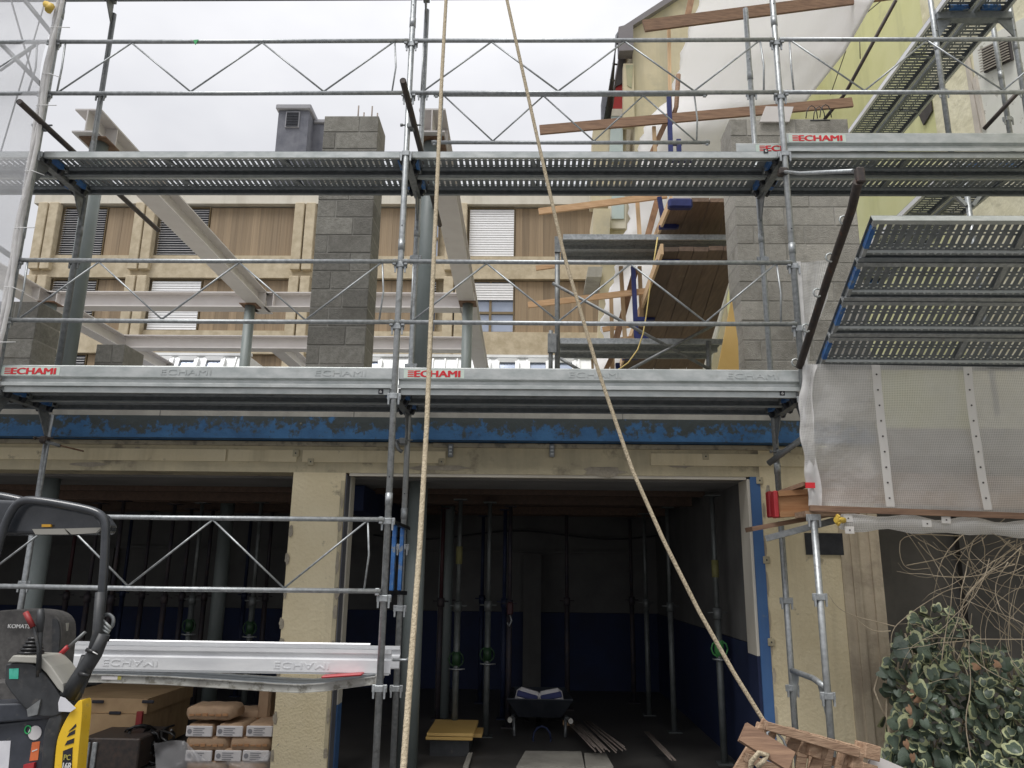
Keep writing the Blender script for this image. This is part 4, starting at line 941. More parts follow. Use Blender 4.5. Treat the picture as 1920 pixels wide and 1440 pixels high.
c = P(208, 1271, Y=.014); build(MB().b2((c.x-.07, .018, c.z-.012), (c.x+.07, .0245, c.z+.012)), 'label_sticker', 'kraft_white', sg)
build(MB().b2((c.x+.045, .0165, c.z-.012), (c.x+.07, .0178, c.z+.012)), 'warning_mark', 'yellow_tag', sg)
build(MB().bev(P(643, 1266, Y=.0), (.28, .10, .016), .006, Matrix.Rotation(-.08, 3, 'Y')), 'red_strap', 'red_cap', label='red strap lying on the sagging plank end', cat='strap')
gcl = thing('plank_bracket', 'bolt bracket holding the pile end at the middle pole', 'bracket', (3.2, .1, 1.0))
build(MB().tube([(3.14, .08, 1.03), (3.28, .04, 1.035)], .010, 8), 'bolt', 'galv', gcl); build(MB().tube([(3.25, .05, 1.034), (3.275, .042, 1.035)], .018, 6), 'nut', 'galv_dark', gcl)

# horizontal tie tubes and clamps ------------------------------------------
def coupler(c, t, m='galv_dark'):
    c = Vector(c); o = build(MB().bev(c, (.07, .07, .06), .014), 'clamp', m, t)
    build(MB().tube([c+Vector((-.08, -.01, .012)), c+Vector((.08, -.01, .012))], .008, 6), 'clamp_bolt', m, o)
    build(MB().tube([c+Vector((-.088, -.01, .012)), c+Vector((-.07, -.01, .012))], .014, 6), 'nut', m, o)
for lab, x, y0, y1 in (('dark tube pointing outward, clamped to the left pole at level three', .05, -.36, 2.0), ('dark tube pointing outward, clamped to the middle pole at level three', 3.13, -.62, 1.85)):
    t = thing('tie_tube', lab, 'scaffold tube', (x, y0, 5.2)); mb = MB().tube([(x, y0, 5.2), (x, y1, 5.2)], .0245, 14, cap=False); mb.tube([(x, y0+.001, 5.2), (x, y1-.001, 5.2)], .021, 14)
    build(mb, 'tube', 'rust_pole', t); coupler((x-.03, 0, 5.2), t)
t = thing('tie_clamp', 'clamp with rusty wall tie on the left inner pole below level two', 'clamp', (0, .7, 2.7)); coupler((0, .70, 2.68), t, 'rust_pole')
build(MB().tube([(.03, .68, 2.66), (.14, .7, 2.63)], .014, 8), 'tie_tube', 'galv_dark', t); build(MB().tube([(.13, .7, 2.635), (.29, .8, 2.60)], .007, 6), 'tie_rod', 'rusty', t)
t = thing('tie_clamp', 'clamp hanging on the middle inner pole before the blue roof edge', 'clamp', (3.05, .7, 2.7)); coupler((BX-.03, .69, 2.69), t, 'galv_dark')
build(MB().tube([(BX-.09, .66, 2.69), (BX-.06, .66, 2.62), (BX-.03, .66, 2.6)], .016, 8), 'hook', 'galv_dark', t)
t = thing('tie_tube', 'short tube clamped across the right inner pole before the blue roof edge', 'scaffold tube', P(1440, 868, Y=.7))
build(MB().tube([P(1441, 869, Y=.62), P(1505, 822, Y=.4)], .0245, 12), 'tube', 'galv_dark', t); coupler(P(1463, 850, Y=.7), t)
# wind-vane pair of blue end pieces between the middle poles
t = thing('blue_end_guard', 'pair of scuffed blue steel strips hinged between the middle poles', 'end guard', (BX+.05, .3, 1.5))
build(MB().beam(P(733, 977, Y=.0), P(765, 991, Y=.70), .035, .025), 'top_bar', 'black_metal', t)
build(MB().beam(P(727, 1111, Y=.05), P(759, 1112, Y=.60), .035, .03), 'bottom_bar', 'black_metal', t)
for a, b_, Yd in (((741, 985), (734, 1108), .2), ((755, 991), (749, 1106), .55)):
    p, q = P(*a, Y=Yd), P(*b_, Y=Yd); build(MB().beam(p, q, .028, .05, up=(0,1,0)), 'blue_strip', 'blue_enamel', t)
    build(MB().tube([q, q+Vector((0,0,-.05))], .014, 5, r2=.003), 'strip_tip', 'blue_enamel', t)

# netting round the left pole -----------------------------------------------
rows_ = []
for i in range(40):
    z = 3.3+i*.12; r = []
    for j in range(20):
        x = -2.4+j*2.4/19; r.append((x, -.05-.05*math.sin(j*.9+i*.15)-.03*math.sin(i*.7), z))
    rows_.append(r)
build(MB().grid(rows_), 'side_netting', 'net_side', label='pale translucent netting stretched left of the left pole', cat='netting')
for k in range(4):
    pts = [(.012*k-.01+.02*math.sin(i*.9+k*2), -.035-.012*k, 3.2+i*.2) for i in range(26)]
    if k == 0: nb_ = MB()
    nb_.tube(pts, .016, 6)
fold = build(nb_, 'netting_fold', 'net_fold', label='gathered netting edge bundled along the left front pole', cat='netting')
for i, z in enumerate((3.3, 3.75, 4.25, 4.75, 5.35, 5.65, 6.1)):
    c = Vector((.02, -.04, z)); build(MB().tube([c+Vector((-.03, -.045, 0)), c+Vector((.03, -.04, .005)), c+Vector((.13, -.03, .01-.04*(i % 2)))], .0035, 4), 'cable_tie', 'cable_tie', fold)
# braces seen through the netting
for lab, a, b_, r in (('upper diagonal tube behind the left netting', (30, -20), (98, 64), .02), ('lower diagonal tube behind the left netting', (-20, 60), (80, 162), .02),
                    ('thin rod crossing behind the left netting', (18, -10), (60, 138), .008), ('long thin rod behind the left netting', (84, 5), (0, 290), .006), ('short rod behind the left netting', (0, 133), (74, 80), .01),
                    ('diagonal tube below the level three deck at the left edge', (-30, 445), (20, 480), .022)):
    build(MB().tube([P(*a, Y=.15), P(*b_, Y=.12)], r, 8), 'brace_tube', 'galv_dark', label=lab, cat='brace', group='tubes behind the left netting')
build(MB().tube([P(86, 8, Y=-.08), P(96, 12, Y=-.1), P(90, 20, Y=-.12)], .03, 7), 'foam_sleeve', 'knob_yellow', label='yellowish foam sleeve stuck in the netting at the top left', cat='sleeve')

# ------------------------------------------------------------------ sheeting under the fan at the right
def net_panel(px_l, px_r, py_t, py_b, Yf, nx, nz):
    rows_ = []
    for i in range(nz+1):
        v = i/nz; r = []
        for j in range(nx+1):
            u = j/nx; x = lerp(pl(px_l, lerp(py_t(u), py_b(u), v)), px_r, u); y = lerp(py_t(u), py_b(u), v)
            r.append(P(x, y, Y=Yf(u, v)))
        rows_.append(r)
    return MB().grid(rows_)
PXL = [(670, 1512), (700, 1506), (760, 1500), (800, 1501), (850, 1508), (900, 1513), (960, 1520)]
yf = lambda u, v: -.06-.012*math.sin(u*40+v*3)*max(0, 1-u*2.5)-.02*math.sin(v*5+u*6)-.007*math.sin(u*23+v*11)-.006*math.sin(u*9-v*17)-.06*math.exp(-((v-.55)*5)**2)*max(0, 1-u*6)
nt_ = thing('debris_sheeting', 'reinforced translucent sheeting with white eyelet bands below the debris fan', 'sheeting', P(1700, 950, Y=-.05))
mb = net_panel(PXL, 2010, lambda u: 682+8*u, lambda u: 951+18*u, yf, 60, 26)
build(mb, 'sheet', 'net', nt_, uv=lambda c: (c.x, c.z))
def bandmesh(pts, hw, Y, m='net_band'):
    rows_ = [[P(x-hw, y, Y=Y), P(x+hw, y, Y=Y)] for x, y in pts]
    return MB().grid(rows_)
for pts in (((1642, 684), (1645, 720), (1649, 760), (1653, 800), (1658, 840), (1662, 880), (1666, 920), (1670, 950)), ((1814, 688), (1818, 730), (1824, 780), (1832, 830), (1839, 880), (1846, 920), (1853, 956))):
    bn = build(bandmesh(pts, 8, -.115), 'eyelet_band', 'net_band', nt_)
    for k in range(9):
        yq = 702+k*29; xq = pl([(b_, a) for a, b_ in pts], yq); c = P(xq, yq, Y=-.118)
        build(MB().tube([c, c+Vector((0, -.003, 0))], .007, 6), 'eyelet', 'frame_dark', bn)
fe = MB(); fe.grid([[P(pl(PXL, y)-2+2*math.sin(y*.09), y, Y=-.08), P(pl(PXL, y)+8, y, Y=-.12-.01*math.sin(y*.13)), P(pl(PXL, y)+15, y, Y=-.08), P(pl(PXL, y)+23+3*math.sin(y*.05), y, Y=-.10)] for y in range(684, 950, 8)])
build(fe, 'folded_edge', 'net_fold', nt_)
build(MB().b2(P(1511, 915, Y=-.13), P(1527, 905, Y=-.12)), 'red_mark', 'red_print', nt_)
# upturned strip beside the right pole
mb = MB(); 
mb.grid([[P(lerp(pl([(485, 1494), (560, 1500), (640, 1506), (700, 1512)], y), pl([(485, 1556), (560, 1552), (640, 1520), (700, 1516)], y), j/6), y+2*math.sin(j), Y=.02+.02*math.sin(j*1.4+y*.03)) for j in range(7)] for y in range(490, 700, 7)])
build(mb, 'upper_flap', 'net', nt_, uv=lambda c: (c.x, c.z))
build(bandmesh(((1497, 490), (1502, 560), (1507, 640), (1511, 690)), 4, -.01), 'flap_hem', 'net_fold', nt_)
bt = build(MB().beam(P(1518, 953, Y=-.11), P(2010, 971, Y=-.11), .03, .042), 'batten', 'wood_old', label='brown batten clamping the bottom of the sheeting', cat='board')
rl = thing('rolled_sheeting', 'rolled up sheeting below the batten with a yellow end knob', 'sheeting', P(1700, 985, Y=-.05))
mb = MB(); pts = [P(1578+i*22, 978+i*.9+2*math.sin(i), Y=-.05) for i in range(21)]; mb.tube(pts, [.055+.012*math.sin(i*1.3) for i in range(21)], 12)
build(mb, 'roll', 'net', rl, uv=lambda c: (c.x, c.z))
for px, py in ((1590, 972), (1593, 994), (1774, 975), (1738, 982)):
    c = P(px, py, Y=-.11); build(MB().bev(c, (.065, .006, .05), .002), 'eyelet_patch', 'net_band', rl); build(MB().tube([c+Vector((0,-.004,0)), c+Vector((0,-.006,0))], .006, 6), 'eyelet', 'frame_dark', rl)
c = P(1574, 975, Y=-.12); kb = MB().tube([c+Vector((-.03, -.012, 0)), c+Vector((.04, .02, .0))], .022, 8)
for k in range(8):
    a = k*math.pi/4; q = c+Vector((-.02, math.cos(a)*.03-.01, math.sin(a)*.03)); kb.tube([q, q+Vector((.012, .004, 0))], .011, 6)
build(kb, 'end_knob', 'knob_yellow', rl)
# timber platform and H20 beams behind it
def loose(name, lab, cat, m, p, q, wd, ht, up=(0,0,1), grp=None): return build(MB().beam(p, q, wd, ht, up=up), name, m, label=lab, cat=cat, group=grp)
loose('platform_plank', 'weathered plank sticking out left under the red-capped beams', 'board', 'wood_old', P(1404, 993, Y=.50), P(1540, 968, Y=.5), .20, .035, grp='planks of the small right platform')
loose('platform_plank', 'second weathered plank under the sheeting corner', 'board', 'wood_pallet', P(1500, 965, Y=.1), P(1600, 962, Y=.12), .20, .04, grp='planks of the small right platform')
loose('platform_tube', 'dark tube carrying the small right platform', 'scaffold tube', 'galv_dark', P(1436, 1010, Y=.4), P(1580, 972, Y=.2), .045, .045)
for k, (a, b_, Yd, lab) in enumerate((((1448, 946), (1512, 942), .55, 'rear timber beam with red end cap beside the inner right pole'), ((1458, 946), (1545, 940), .35, 'front timber beam with red end cap in front of the sheeting corner'))):
    t = thing('formwork_beam', lab, 'beam', P(*a, Y=Yd), 'red-capped formwork beams'); p, q = P(*a, Y=Yd), P(*b_, Y=Yd)
    for dz in (-.08, .08): build(MB().beam(p+Vector((0,0,dz)), q+Vector((0,0,dz)), .08, .04), 'flange', 'wood_beam', t)
    build(MB().beam(p, q, .03, .12), 'web', 'wood_beam', t)
    build(MB().bev(p+Vector((-.02, 0, 0)), (.035, .085, .205), .008), 'end_cap', 'red_cap', t)
loose('tilted_board', 'dark board resting tilted on the red-capped beams', 'board', 'wood_old', P(1450, 930, Y=.45), P(1512, 908, Y=.3), .12, .03)
for k, (y, x0) in enumerate(((898, 1530), (925, 1540))):
    loose('formwork_board', ('upper', 'lower')[k]+' brown board showing through the sheeting', 'board', 'wood_beam' if k else 'wood_old', P(x0, y, Y=.22), P(2010, y+16, Y=.22), .03, .13, grp='boards behind the sheeting')

# ------------------------------------------------------------------ side scaffold along the neighbour house
for lab, z, y0 in (('walkway plank high along the neighbour house, inner', 7.0, .5), ('walkway plank low along the neighbour house, inner', 5.4, .9)):
    for k in range(2):
        loc = (8.0+PW+k*.345, y0, z); o = dup(proto, loc, (0, 0, math.pi/2), label=lab.replace('inner', ('house-far' if k == 0 else 'house-near')+' one')); o['group'] = 'side walkway planks'
        
        if k == 0:
            c_ = [q for q in o.children if q.name.startswith('side_flange')][-1]; c_.material_slots[0].link = 'OBJECT'; c_.material_slots[0].material = MT['alu_new']
        o2 = dup(proto, (loc[0], y0+3.02, z), (0, 0, math.pi/2), label=lab.replace('inner', ('left' if k == 0 else 'right')+' plank of the farther length')); o2['group'] = 'side walkway planks'
for lab, x, y, z0, z1 in (('side scaffold pole in front of the high walkway, left', 7.98, .85, 5.4, 8), ('side scaffold pole in front of the high walkway, right', 8.73, .85, 5.4, 8), ('side scaffold pole before the white shutter', 8.85, 1.3, 5.4, 8.5),
                          ('side scaffold pole carrying the low walkway', 8.1, .9, 3.0, 5.4)):
    standard(lab, x, y, z0, z1, 'galv', lugs=(6.1,) if z1 > 7 else (), joints=(6.6,) if z1 > 7 else ())
ed = thing('walkway_end_frame', 'end bracket of the high walkway with blue plank ends', 'scaffold bracket', (8.35, .85, 7))
build(MB().b2((8.0, .80, 6.88), (8.71, .88, 6.95)), 'cross_bar', 'galv_deck', ed)
for s_, x in ((1, 8.0), (-1, 8.71)): build(MB().prism([(x, .82, 6.87), (x+s_*.14, .82, 6.87), (x, .82, 6.68)], (0, .012, 0)), 'gusset', 'galv_deck', ed)
for x in (8.2, 8.5): build(MB().b2((x-.09, .765, 6.955), (x+.09, .795, 7.0)), 'plank_end', 'blue_enamel', ed)
e2 = thing('low_end_frame', 'end bracket with gussets of the low walkway below the level three deck', 'scaffold bracket', (8.3, .9, 5.4))
build(MB().b2((7.7, .86, 5.26), (8.8, .92, 5.33)), 'cross_bar', 'galv_deck', e2)
for s_ in (1, -1): build(MB().beam((8.1+s_*.03, .89, 4.95), (8.1+s_*.28, .89, 5.26), .03, .03, up=(0,1,0)), 'gusset_strut', 'galv', e2)
build(MB().tube([P(1680, 0, Y=2.2), P(1585, 175, Y=3.1), P(1545, 225, Y=3.4)], .022, 8), 'diagonal_tube', 'rust_pole', label='long brown diagonal tube before the yellow-green wall', cat='scaffold tube')
build(MB().tube([P(1910, 172, Y=.6), P(1845, 242, Y=.9)], .02, 8), 'diagonal_tube', 'rust_pole', label='dark diagonal tube at the right edge over the shutter', cat='scaffold tube')
for k, (a, b_) in enumerate((((1586, 95), (1557, 178)), ((1660, -5), (1625, 24)), ((1612, 76), (1613, 110)))):
    build(MB().tube([P(*a, X=9.3), P(*b_, X=9.3)], .008, 5), 'wall_cable', 'frame_dark', label=('slack black cable on the yellow-green wall below the top rail', 'black cable at the top of the yellow-green wall', 'short black cable beside the tarpaulin edge')[k], cat='cable')

# ------------------------------------------------------------------ ropes
def rope(lab, tab, r):
    pts = []
    for i in range(60):
        t = i/59*(len(tab)-1); k = min(int(t), len(tab)-2); u = t-k
        a = tab[k]; b_ = tab[k+1]; px = lerp(a[0], b_[0], u); py = lerp(a[1], b_[1], u); Y = lerp(a[2], b_[2], u)
        pts.append(P(px, py, Y=Y))
    m = MB().tube(pts, r, 8)
    # laid strands: three slim helices on the core
    for s_ in range(3):
        hp = []
        for i in range(len(pts)*5-4):
            t = i/5; k = min(int(t), len(pts)-2); p = pts[k].lerp(pts[k+1], t-k); a = i*1.05+s_*2.094; hp.append(p+Vector((math.cos(a), math.sin(a), 0))*r*.62)
        m.tube(hp, r*.5, 5)
    return build(m, 'rope', 'rope', label=lab, cat='rope', group='hanging ropes')
rope('thick beige rope hanging nearly straight down left of centre', [(838, -30, -1.5), (828, 150, -1.7), (818, 380, -2.0), (808, 600, -2.25), (800, 800, -2.45), (786, 1040, -2.7), (771, 1240, -2.9), (755, 1460, -3.1)], .0105)
rope('beige rope running diagonally down right to the pallets', [(944, -30, -1.3), (968, 80, -1.35), (1010, 270, -1.4), (1058, 480, -1.45), (1120, 690, -1.5), (1185, 880, -1.55), (1245, 1015, -1.6), (1310, 1145, -1.62), (1378, 1265, -1.65), (1441, 1366, -1.68)], .0105)

# ------------------------------------------------------------------ pallets at the lower right
def pallet(label, Y, members):
    """each member: name, end pixels on the pallet face, depth offset, width m, thickness m"""
    t = thing('pallet', label, 'pallet', P(1500, 1450, Y=Y), 'broken wooden pallets')
    for nm, a, b_, dy, wd, th in members:
        p, q = P(*a, Y=Y+dy), P(*b_, Y=Y+dy+.02); d = (q-p).normalized(); n_ = Vector((0, -1, .12)).normalized(); sd_ = n_.cross(d).normalized(); n_ = d.cross(sd_)
        build(MB().bev((p+q)/2, ((q-p).length, wd, th), .003, Matrix((d, sd_, n_)).transposed()), nm, 'wood_pallet', t)
    return t
pallet('front wooden pallet leaning at the bottom right with open gaps between its boards', -1.72, [
    ('slat', (1442, 1354), (1356, 1500), 0, .065, .022), ('slat', (1498, 1374), (1436, 1500), 0, .05, .022), ('slat', (1548, 1386), (1506, 1500), 0, .05, .022), ('slat', (1604, 1406), (1572, 1500), 0, .06, .022),
    ('stringer', (1434, 1360), (1608, 1412), -.04, .04, .05), ('stringer', (1398, 1420), (1590, 1496), -.04, .04, .05),
    ('block', (1425, 1372), (1443, 1380), .01, .08, .09), ('block', (1508, 1396), (1530, 1404), .01, .08, .09), ('block', (1586, 1420), (1606, 1426), .01, .08, .09)])
pallet('second wooden pallet standing behind the front one', -1.5, [('slat', (1484+i*25, 1364+i*7), (1470+i*23, 1500), .0+.006*(i % 2), .04+.008*(i % 3), .022) for i in range(6)]+
    [('stringer', (1476, 1372), (1640, 1416), .05, .045, .08), ('stringer', (1480, 1404), (1640, 1450), .05, .04, .08), ('block', (1612, 1404), (1640, 1412), .0, .07, .09), ('block', (1606, 1440), (1634, 1448), .0, .07, .09)])
loose('loose_board', 'dark loose board lying slanted across the front pallet', 'board', 'wood_old', P(1392, 1372, Y=-1.92), P(1482, 1428, Y=-1.95), .04, .085, up=(.3,.3,1))
c = P(1446, 1375, Y=-1.72)
build(MB().tube([c, c+Vector((.0, -.02, -.05)), c+Vector((-.03, -.05, -.04)), c+Vector((-.035, -.06, .015)), c+Vector((.0, -.05, .03)), c+Vector((.04, -.05, -.02)), c+Vector((.06, -.05, -.08))], .006, 6), 'wire_loop', 'galv', label='steel wire loop tied round the pallet corner', cat='wire')
c = P(1420, 1418, Y=-1.95)
build(MB().tube([c+Vector((-.04, 0, -.09)), c+Vector((-.03, -.01, -.02)), c+Vector((0, -.03, .02)), c+Vector((.04, -.02, .01)), c+Vector((.02, -.03, -.01)), c+Vector((-.01, -.02, -.04))], .012, 8), 'rope_knot', 'rope', label='beige rope knot hanging in the front pallet', cat='rope')
build(MB().prism([P(1630, 1428, Y=-1.4), P(1642, 1417, Y=-1.4), P(1695, 1440, Y=-1.4), P(1700, 1470, Y=-1.4), P(1632, 1470, Y=-1.4)], (0, .02, 0)), 'pale_panel', 'primer', label='pale pinkish panel corner behind the pallets', cat='panel')

# ================================================================== INSIDE THE GARAGE
# timber falsework under the ceiling
ci = 0
for y in (2.35, 3.0, 3.7, 4.5, 5.3):
    ci += 1
    for x0, x1 in ((-4.0, 2.25), (2.5, 5.9)):
        build(MB().b2((x0, y, 2.38+.04*(ci % 2)), (x1, y+.08, 2.595)), 'falsework_beam', 'wood_dark', label='dark timber beam under the ceiling of the %s bay, row %s from the front' % ('left' if x0 < 0 else 'right', ('one', 'two', 'three', 'four', 'five')[ci-1]), cat='beam', group='falsework beams')
def make_prop(mt, ml, h=2.39):
    t = thing('steel_prop', 'x', 'prop', (0,0,0), 'steel props holding the ceiling')
    build(MB().tube([(0,0,.01), (0,0,1.3)], .032, 10), 'outer_tube', ml, t, local=True)
    build(MB().tube([(0,0,1.25), (0,0,h-.01)], .023, 10), 'inner_tube', mt, t, local=True)
    build(MB().b2((-.07,-.07,0), (.07,.07,.009)), 'base_plate', ml, t, local=True)
    build(MB().b2((-.07,-.07,h-.009), (.07,.07,h)), 'head_plate', mt, t, local=True)
    c = MB().tube([(0,0,1.24), (0,0,1.34)], .042, 10); c.tube([(-.09, 0, 1.30), (.09, 0, 1.30)], .008, 6)
    build(c, 'collar', ml, t, local=True)
    return t
pd, pg, pr_, pb = make_prop('prop_dark', 'prop_dark'), make_prop('prop_galv', 'prop_galv'), make_prop('prop_red', 'prop_dark'), make_prop('prop_blue', 'prop_blue')
used = set()
def place(p, x, y, lab):
    if p in used: return dup(p, (x, y, 0), label=lab)
    used.add(p); p.location = (x, y, 0); p['label'] = lab; return p
def px_x(px, y): return P(px, 1150, Y=y).x
spec = [(pg, 1345, 1.9, 'galvanised prop nearest the right jamb with a green collar'), (pg, 858, 2.6, 'galvanised prop with yellow tag just left of the bright column'), (pg, 915, 2.9, 'galvanised prop with green clip right of the bright column'),
        (pr_, 826, 3.8, 'reddish prop, left of the pair before the bright column'), (pr_, 840, 4.2, 'reddish prop, right of the pair before the bright column'), (pb, 945, 3.9, 'thick dark blue prop right of the bright column'), (pd, 955, 3.4, 'dark prop with a hanging hook in the right bay'),
        (pd, 1063, 4.6, 'lone dark prop against the white back wall of the right bay'), (pg, 1212, 4.3, 'grey prop in the right part of the right bay'), (pg, 1257, 3.3, 'grey prop with wide foot plate near the right wall'), (pd, 1185, 5.2, 'dark prop deep in the right bay'), (pb, 903, 5.0, 'dark blue prop against the back wall behind the bright column'),
        (pd, 160, 3.6, 'dark prop left of the excavator canopy post'), (pd, 205, 3.2, 'dark prop right behind the excavator canopy post'), (pr_, 120, 4.2, 'reddish prop behind the excavator seat'), (pd, 262, 4.8, 'thick dark prop left in the left bay'), (pd, 305, 3.6, 'dark prop with collar under the guardrail apex, left'),
        (pd, 338, 4.3, 'thin dark prop left of the mid column of the left bay'), (pg, 358, 3.4, 'grey prop with green clip in the left bay'), (pd, 380, 4.5, 'dark prop close to the mid column, left side'), (pb, 455, 5.2, 'dark blue prop behind the mid column of the left bay'), (pg, 472, 3.2, 'grey prop with green clip near the cream pillar'),
        (pd, 495, 4.6, 'dark prop next to the cream pillar'), (pb, 225, 5.4, 'blue prop against the back wall of the left bay')]
props = [place(p, px_x(px, y), y, lab) for p, px, y, lab in spec]
def clip(o, z, m='green_plastic'):
    x, y = o.location.x, o.location.y
    c = MB().tube([(x, y, z), (x, y, z+.13)], .045, 10); ring = [(x+.075*math.cos(a), y-.02, z+.06+.075*math.sin(a)) for a in [k*math.pi/5 for k in range(11)]]; c.tube(ring, .008, 5)
    build(c, 'thread_handle', m, o, label='green thread handle')
    build(MB().tube([(x-.07, y-.03, z-.03), (x, y-.06, z-.035), (x+.09, y-.03, z-.03)], .008, 5), 'prop_pin', 'galv', o)
clip(props[0], .92, 'green_bright'); clip(props[1], .72); clip(props[2], .74); clip(props[18], .95); clip(props[21], .95)
x, y = props[1].location.x, props[1].location.y; build(MB().tube([(x, y, 1.72), (x, y, 1.9)], .034, 10), 'yellow_label', 'prop_tag', props[1])
x, y = props[0].location.x, props[0].location.y; build(MB().tube([(x, y, 1.62), (x, y, 1.78)], .034, 10), 'yellow_label', 'prop_tag', props[0])
x, y = props[6].location.x, props[6].location.y; build(MB().bev((x+.01, y-.1, 1.25), (.07, .05, .14), .015), 'hoist_block', 'prop_red', props[6]); build(MB().tube([(x+.01, y-.1, 1.18), (x+.03, y-.1, 1.12), (x+.0, y-.1, 1.06), (x-.02, y-.1, 1.1)], .01, 6), 'hook', 'galv', props[6])
# wall cable
build(MB().tube([P(700+i*40, 1003+8*math.sin(i*.7), Y=6.05) for i in range(18)], .012, 6), 'wall_cable', 'black_metal', label='black cable sagging along the back wall of the right bay', cat='cable')
# yellow formwork panels on a trestle
fpn = thing('panel_stack', 'small stack of yellow formwork panels on a dark crate in the right bay', 'panel', (3.3, 2.0, 0))
c = P(842, 1388, Y=1.95)
for k in range(2): build(MB().bev((c.x+.01*k, 2.28, c.z+.015+k*.032), (.43, .68, .027), .003), 'panel', 'ply_yellow', fpn)
build(MB().b2((c.x+.2, 2.3, c.z-.04), (c.x+.28, 2.6, c.z-.005)), 'batten', 'ply_yellow', fpn)
build(MB().b2((c.x-.18, 2.0, 0), (c.x+.18, 2.55, c.z-.01)), 'crate', 'black_plastic', fpn)
# wheelbarrow
wb = thing('wheelbarrow', 'dark wheelbarrow with its tub facing out, holding cement bags, right bay', 'wheelbarrow', (4.2, 2.8, 0))
C0 = P(1012, 1335, Y=2.9); x, z = C0.x, C0.z
for s_ in (-1, 1):
    build(MB().tube([(x+s_*.30, 2.55, z-.02), (x+s_*.28, 3.0, z-.06), (x+s_*.12, 3.75, z-.22)], .017, 8), 'handle', 'galv_dark', wb)
    build(MB().tube([(x+s_*.30, 2.52, z-.02), (x+s_*.30, 2.64, z-.025)], .024, 8), 'grip', 'grey_plastic', wb)
    build(MB().tube([(x+s_*.27, 2.95, z-.06), (x+s_*.26, 2.85, 0.02), (x+s_*.26, 2.98, .02)], .015, 8), 'leg', 'galv_dark', wb)
tubm = MB(); top = [(x-.34, 2.75, z+.14), (x+.34, 2.75, z+.14), (x+.30, 3.6, z+.14), (x-.30, 3.6, z+.14)]; bot = [(x-.22, 2.95, z-.06), (x+.22, 2.95, z-.06), (x+.2, 3.4, z-.06), (x-.2, 3.4, z-.06)]
tubm.add(top+bot, [(4,5,1,0), (5,6,2,1), (6,7,3,2), (7,4,0,3), (7,6,5,4)]); o = build(tubm, 'tub', 'tub', wb); o.modifiers.new('s', 'SOLIDIFY').thickness = .012
build(MB().tube([(x-.03, 3.75, .16), (x+.03, 3.75, .16)], .16, 16), 'wheel', 'cable_black', wb)
for k, (dx, rz) in enumerate(((-.13, .25), (.12, -.2))):
    t = thing('cement_bag', ('white and blue cement bag leaning left in the wheelbarrow', 'white and blue cement bag leaning right in the wheelbarrow')[k], 'bag', (x+dx, 3.0, z), 'bags in the wheelbarrow')
    Rm = Matrix.Rotation(rz, 3, 'Y'); build(MB().bev((x+dx, 2.98, z+.10), (.26, .12, .22), .04, Rm), 'sack', 'kraft_white', t); build(MB().bev((x+dx, 2.97, z+.15), (.22, .12, .06), .01, Rm), 'blue_print', 'bag_blue', t)
build(MB().tube([(x+.02+.09*math.cos(a), 2.7, z-.22+.12*math.sin(a)) for a in [k*math.pi/6 for k in range(13)]], .010, 6), 'blue_hose', 'shaded_blue_paint', label='blue hose loop hanging under the wheelbarrow', cat='hose')
# battens, rebar, boards on the floor
loose('timber_batten', 'light timber batten on the floor left of the rods', 'board', 'wood_new', P(1056, 1401, Y=2.75)+Vector((0,0,0)), P(1130, 1402, Y=2.75), .07, .07)
loose('timber_batten', 'light timber batten on the floor right of the rods', 'board', 'wood_new', P(1155, 1397, Y=2.85), P(1262, 1397, Y=2.85), .07, .07)
loose('timber_batten', 'short timber block deeper on the floor', 'board', 'wood_new', P(1055, 1356, Y=3.6), P(1075, 1356, Y=3.6), .06, .06)
def rods(lab, a, b_, n, spread, Z=.11):
    t = thing('rebar_bundle', lab, 'steel rods', P(*a, Z=Z))
    for k in range(n):
        dx = random.uniform(-spread, spread); p = P(a[0]+dx, a[1]+random.uniform(-6, 6), Z=Z); q = P(b_[0]+dx*.7, b_[1], Z=Z)
        build(MB().tube([p, q], .007, 5), 'rod', 'rebar', t)
rods('bundle of steel rods lying across the battens in the right bay', (1143, 1405), (1085, 1352), 22, 32)
rods('smaller bundle of steel rods by the right wall', (1265, 1425), (1215, 1372), 7, 10)
for lab, q in (('large pale board lying on the garage floor', ((968, 1442), (985, 1412), (1090, 1413), (1096, 1442))), ('second pale board lying right of the large one', ((1098, 1442), (1095, 1416), (1136, 1417), (1150, 1442))), ('narrow pale board edge on the floor near the yellow panels', ((868, 1442), (878, 1415), (886, 1415), (878, 1442)))):
    build(MB().prism([P(a, b_, Z=.012) for a, b_ in q], (0, 0, .02)), 'floor_board', 'stained_concrete', label=lab, cat='board')
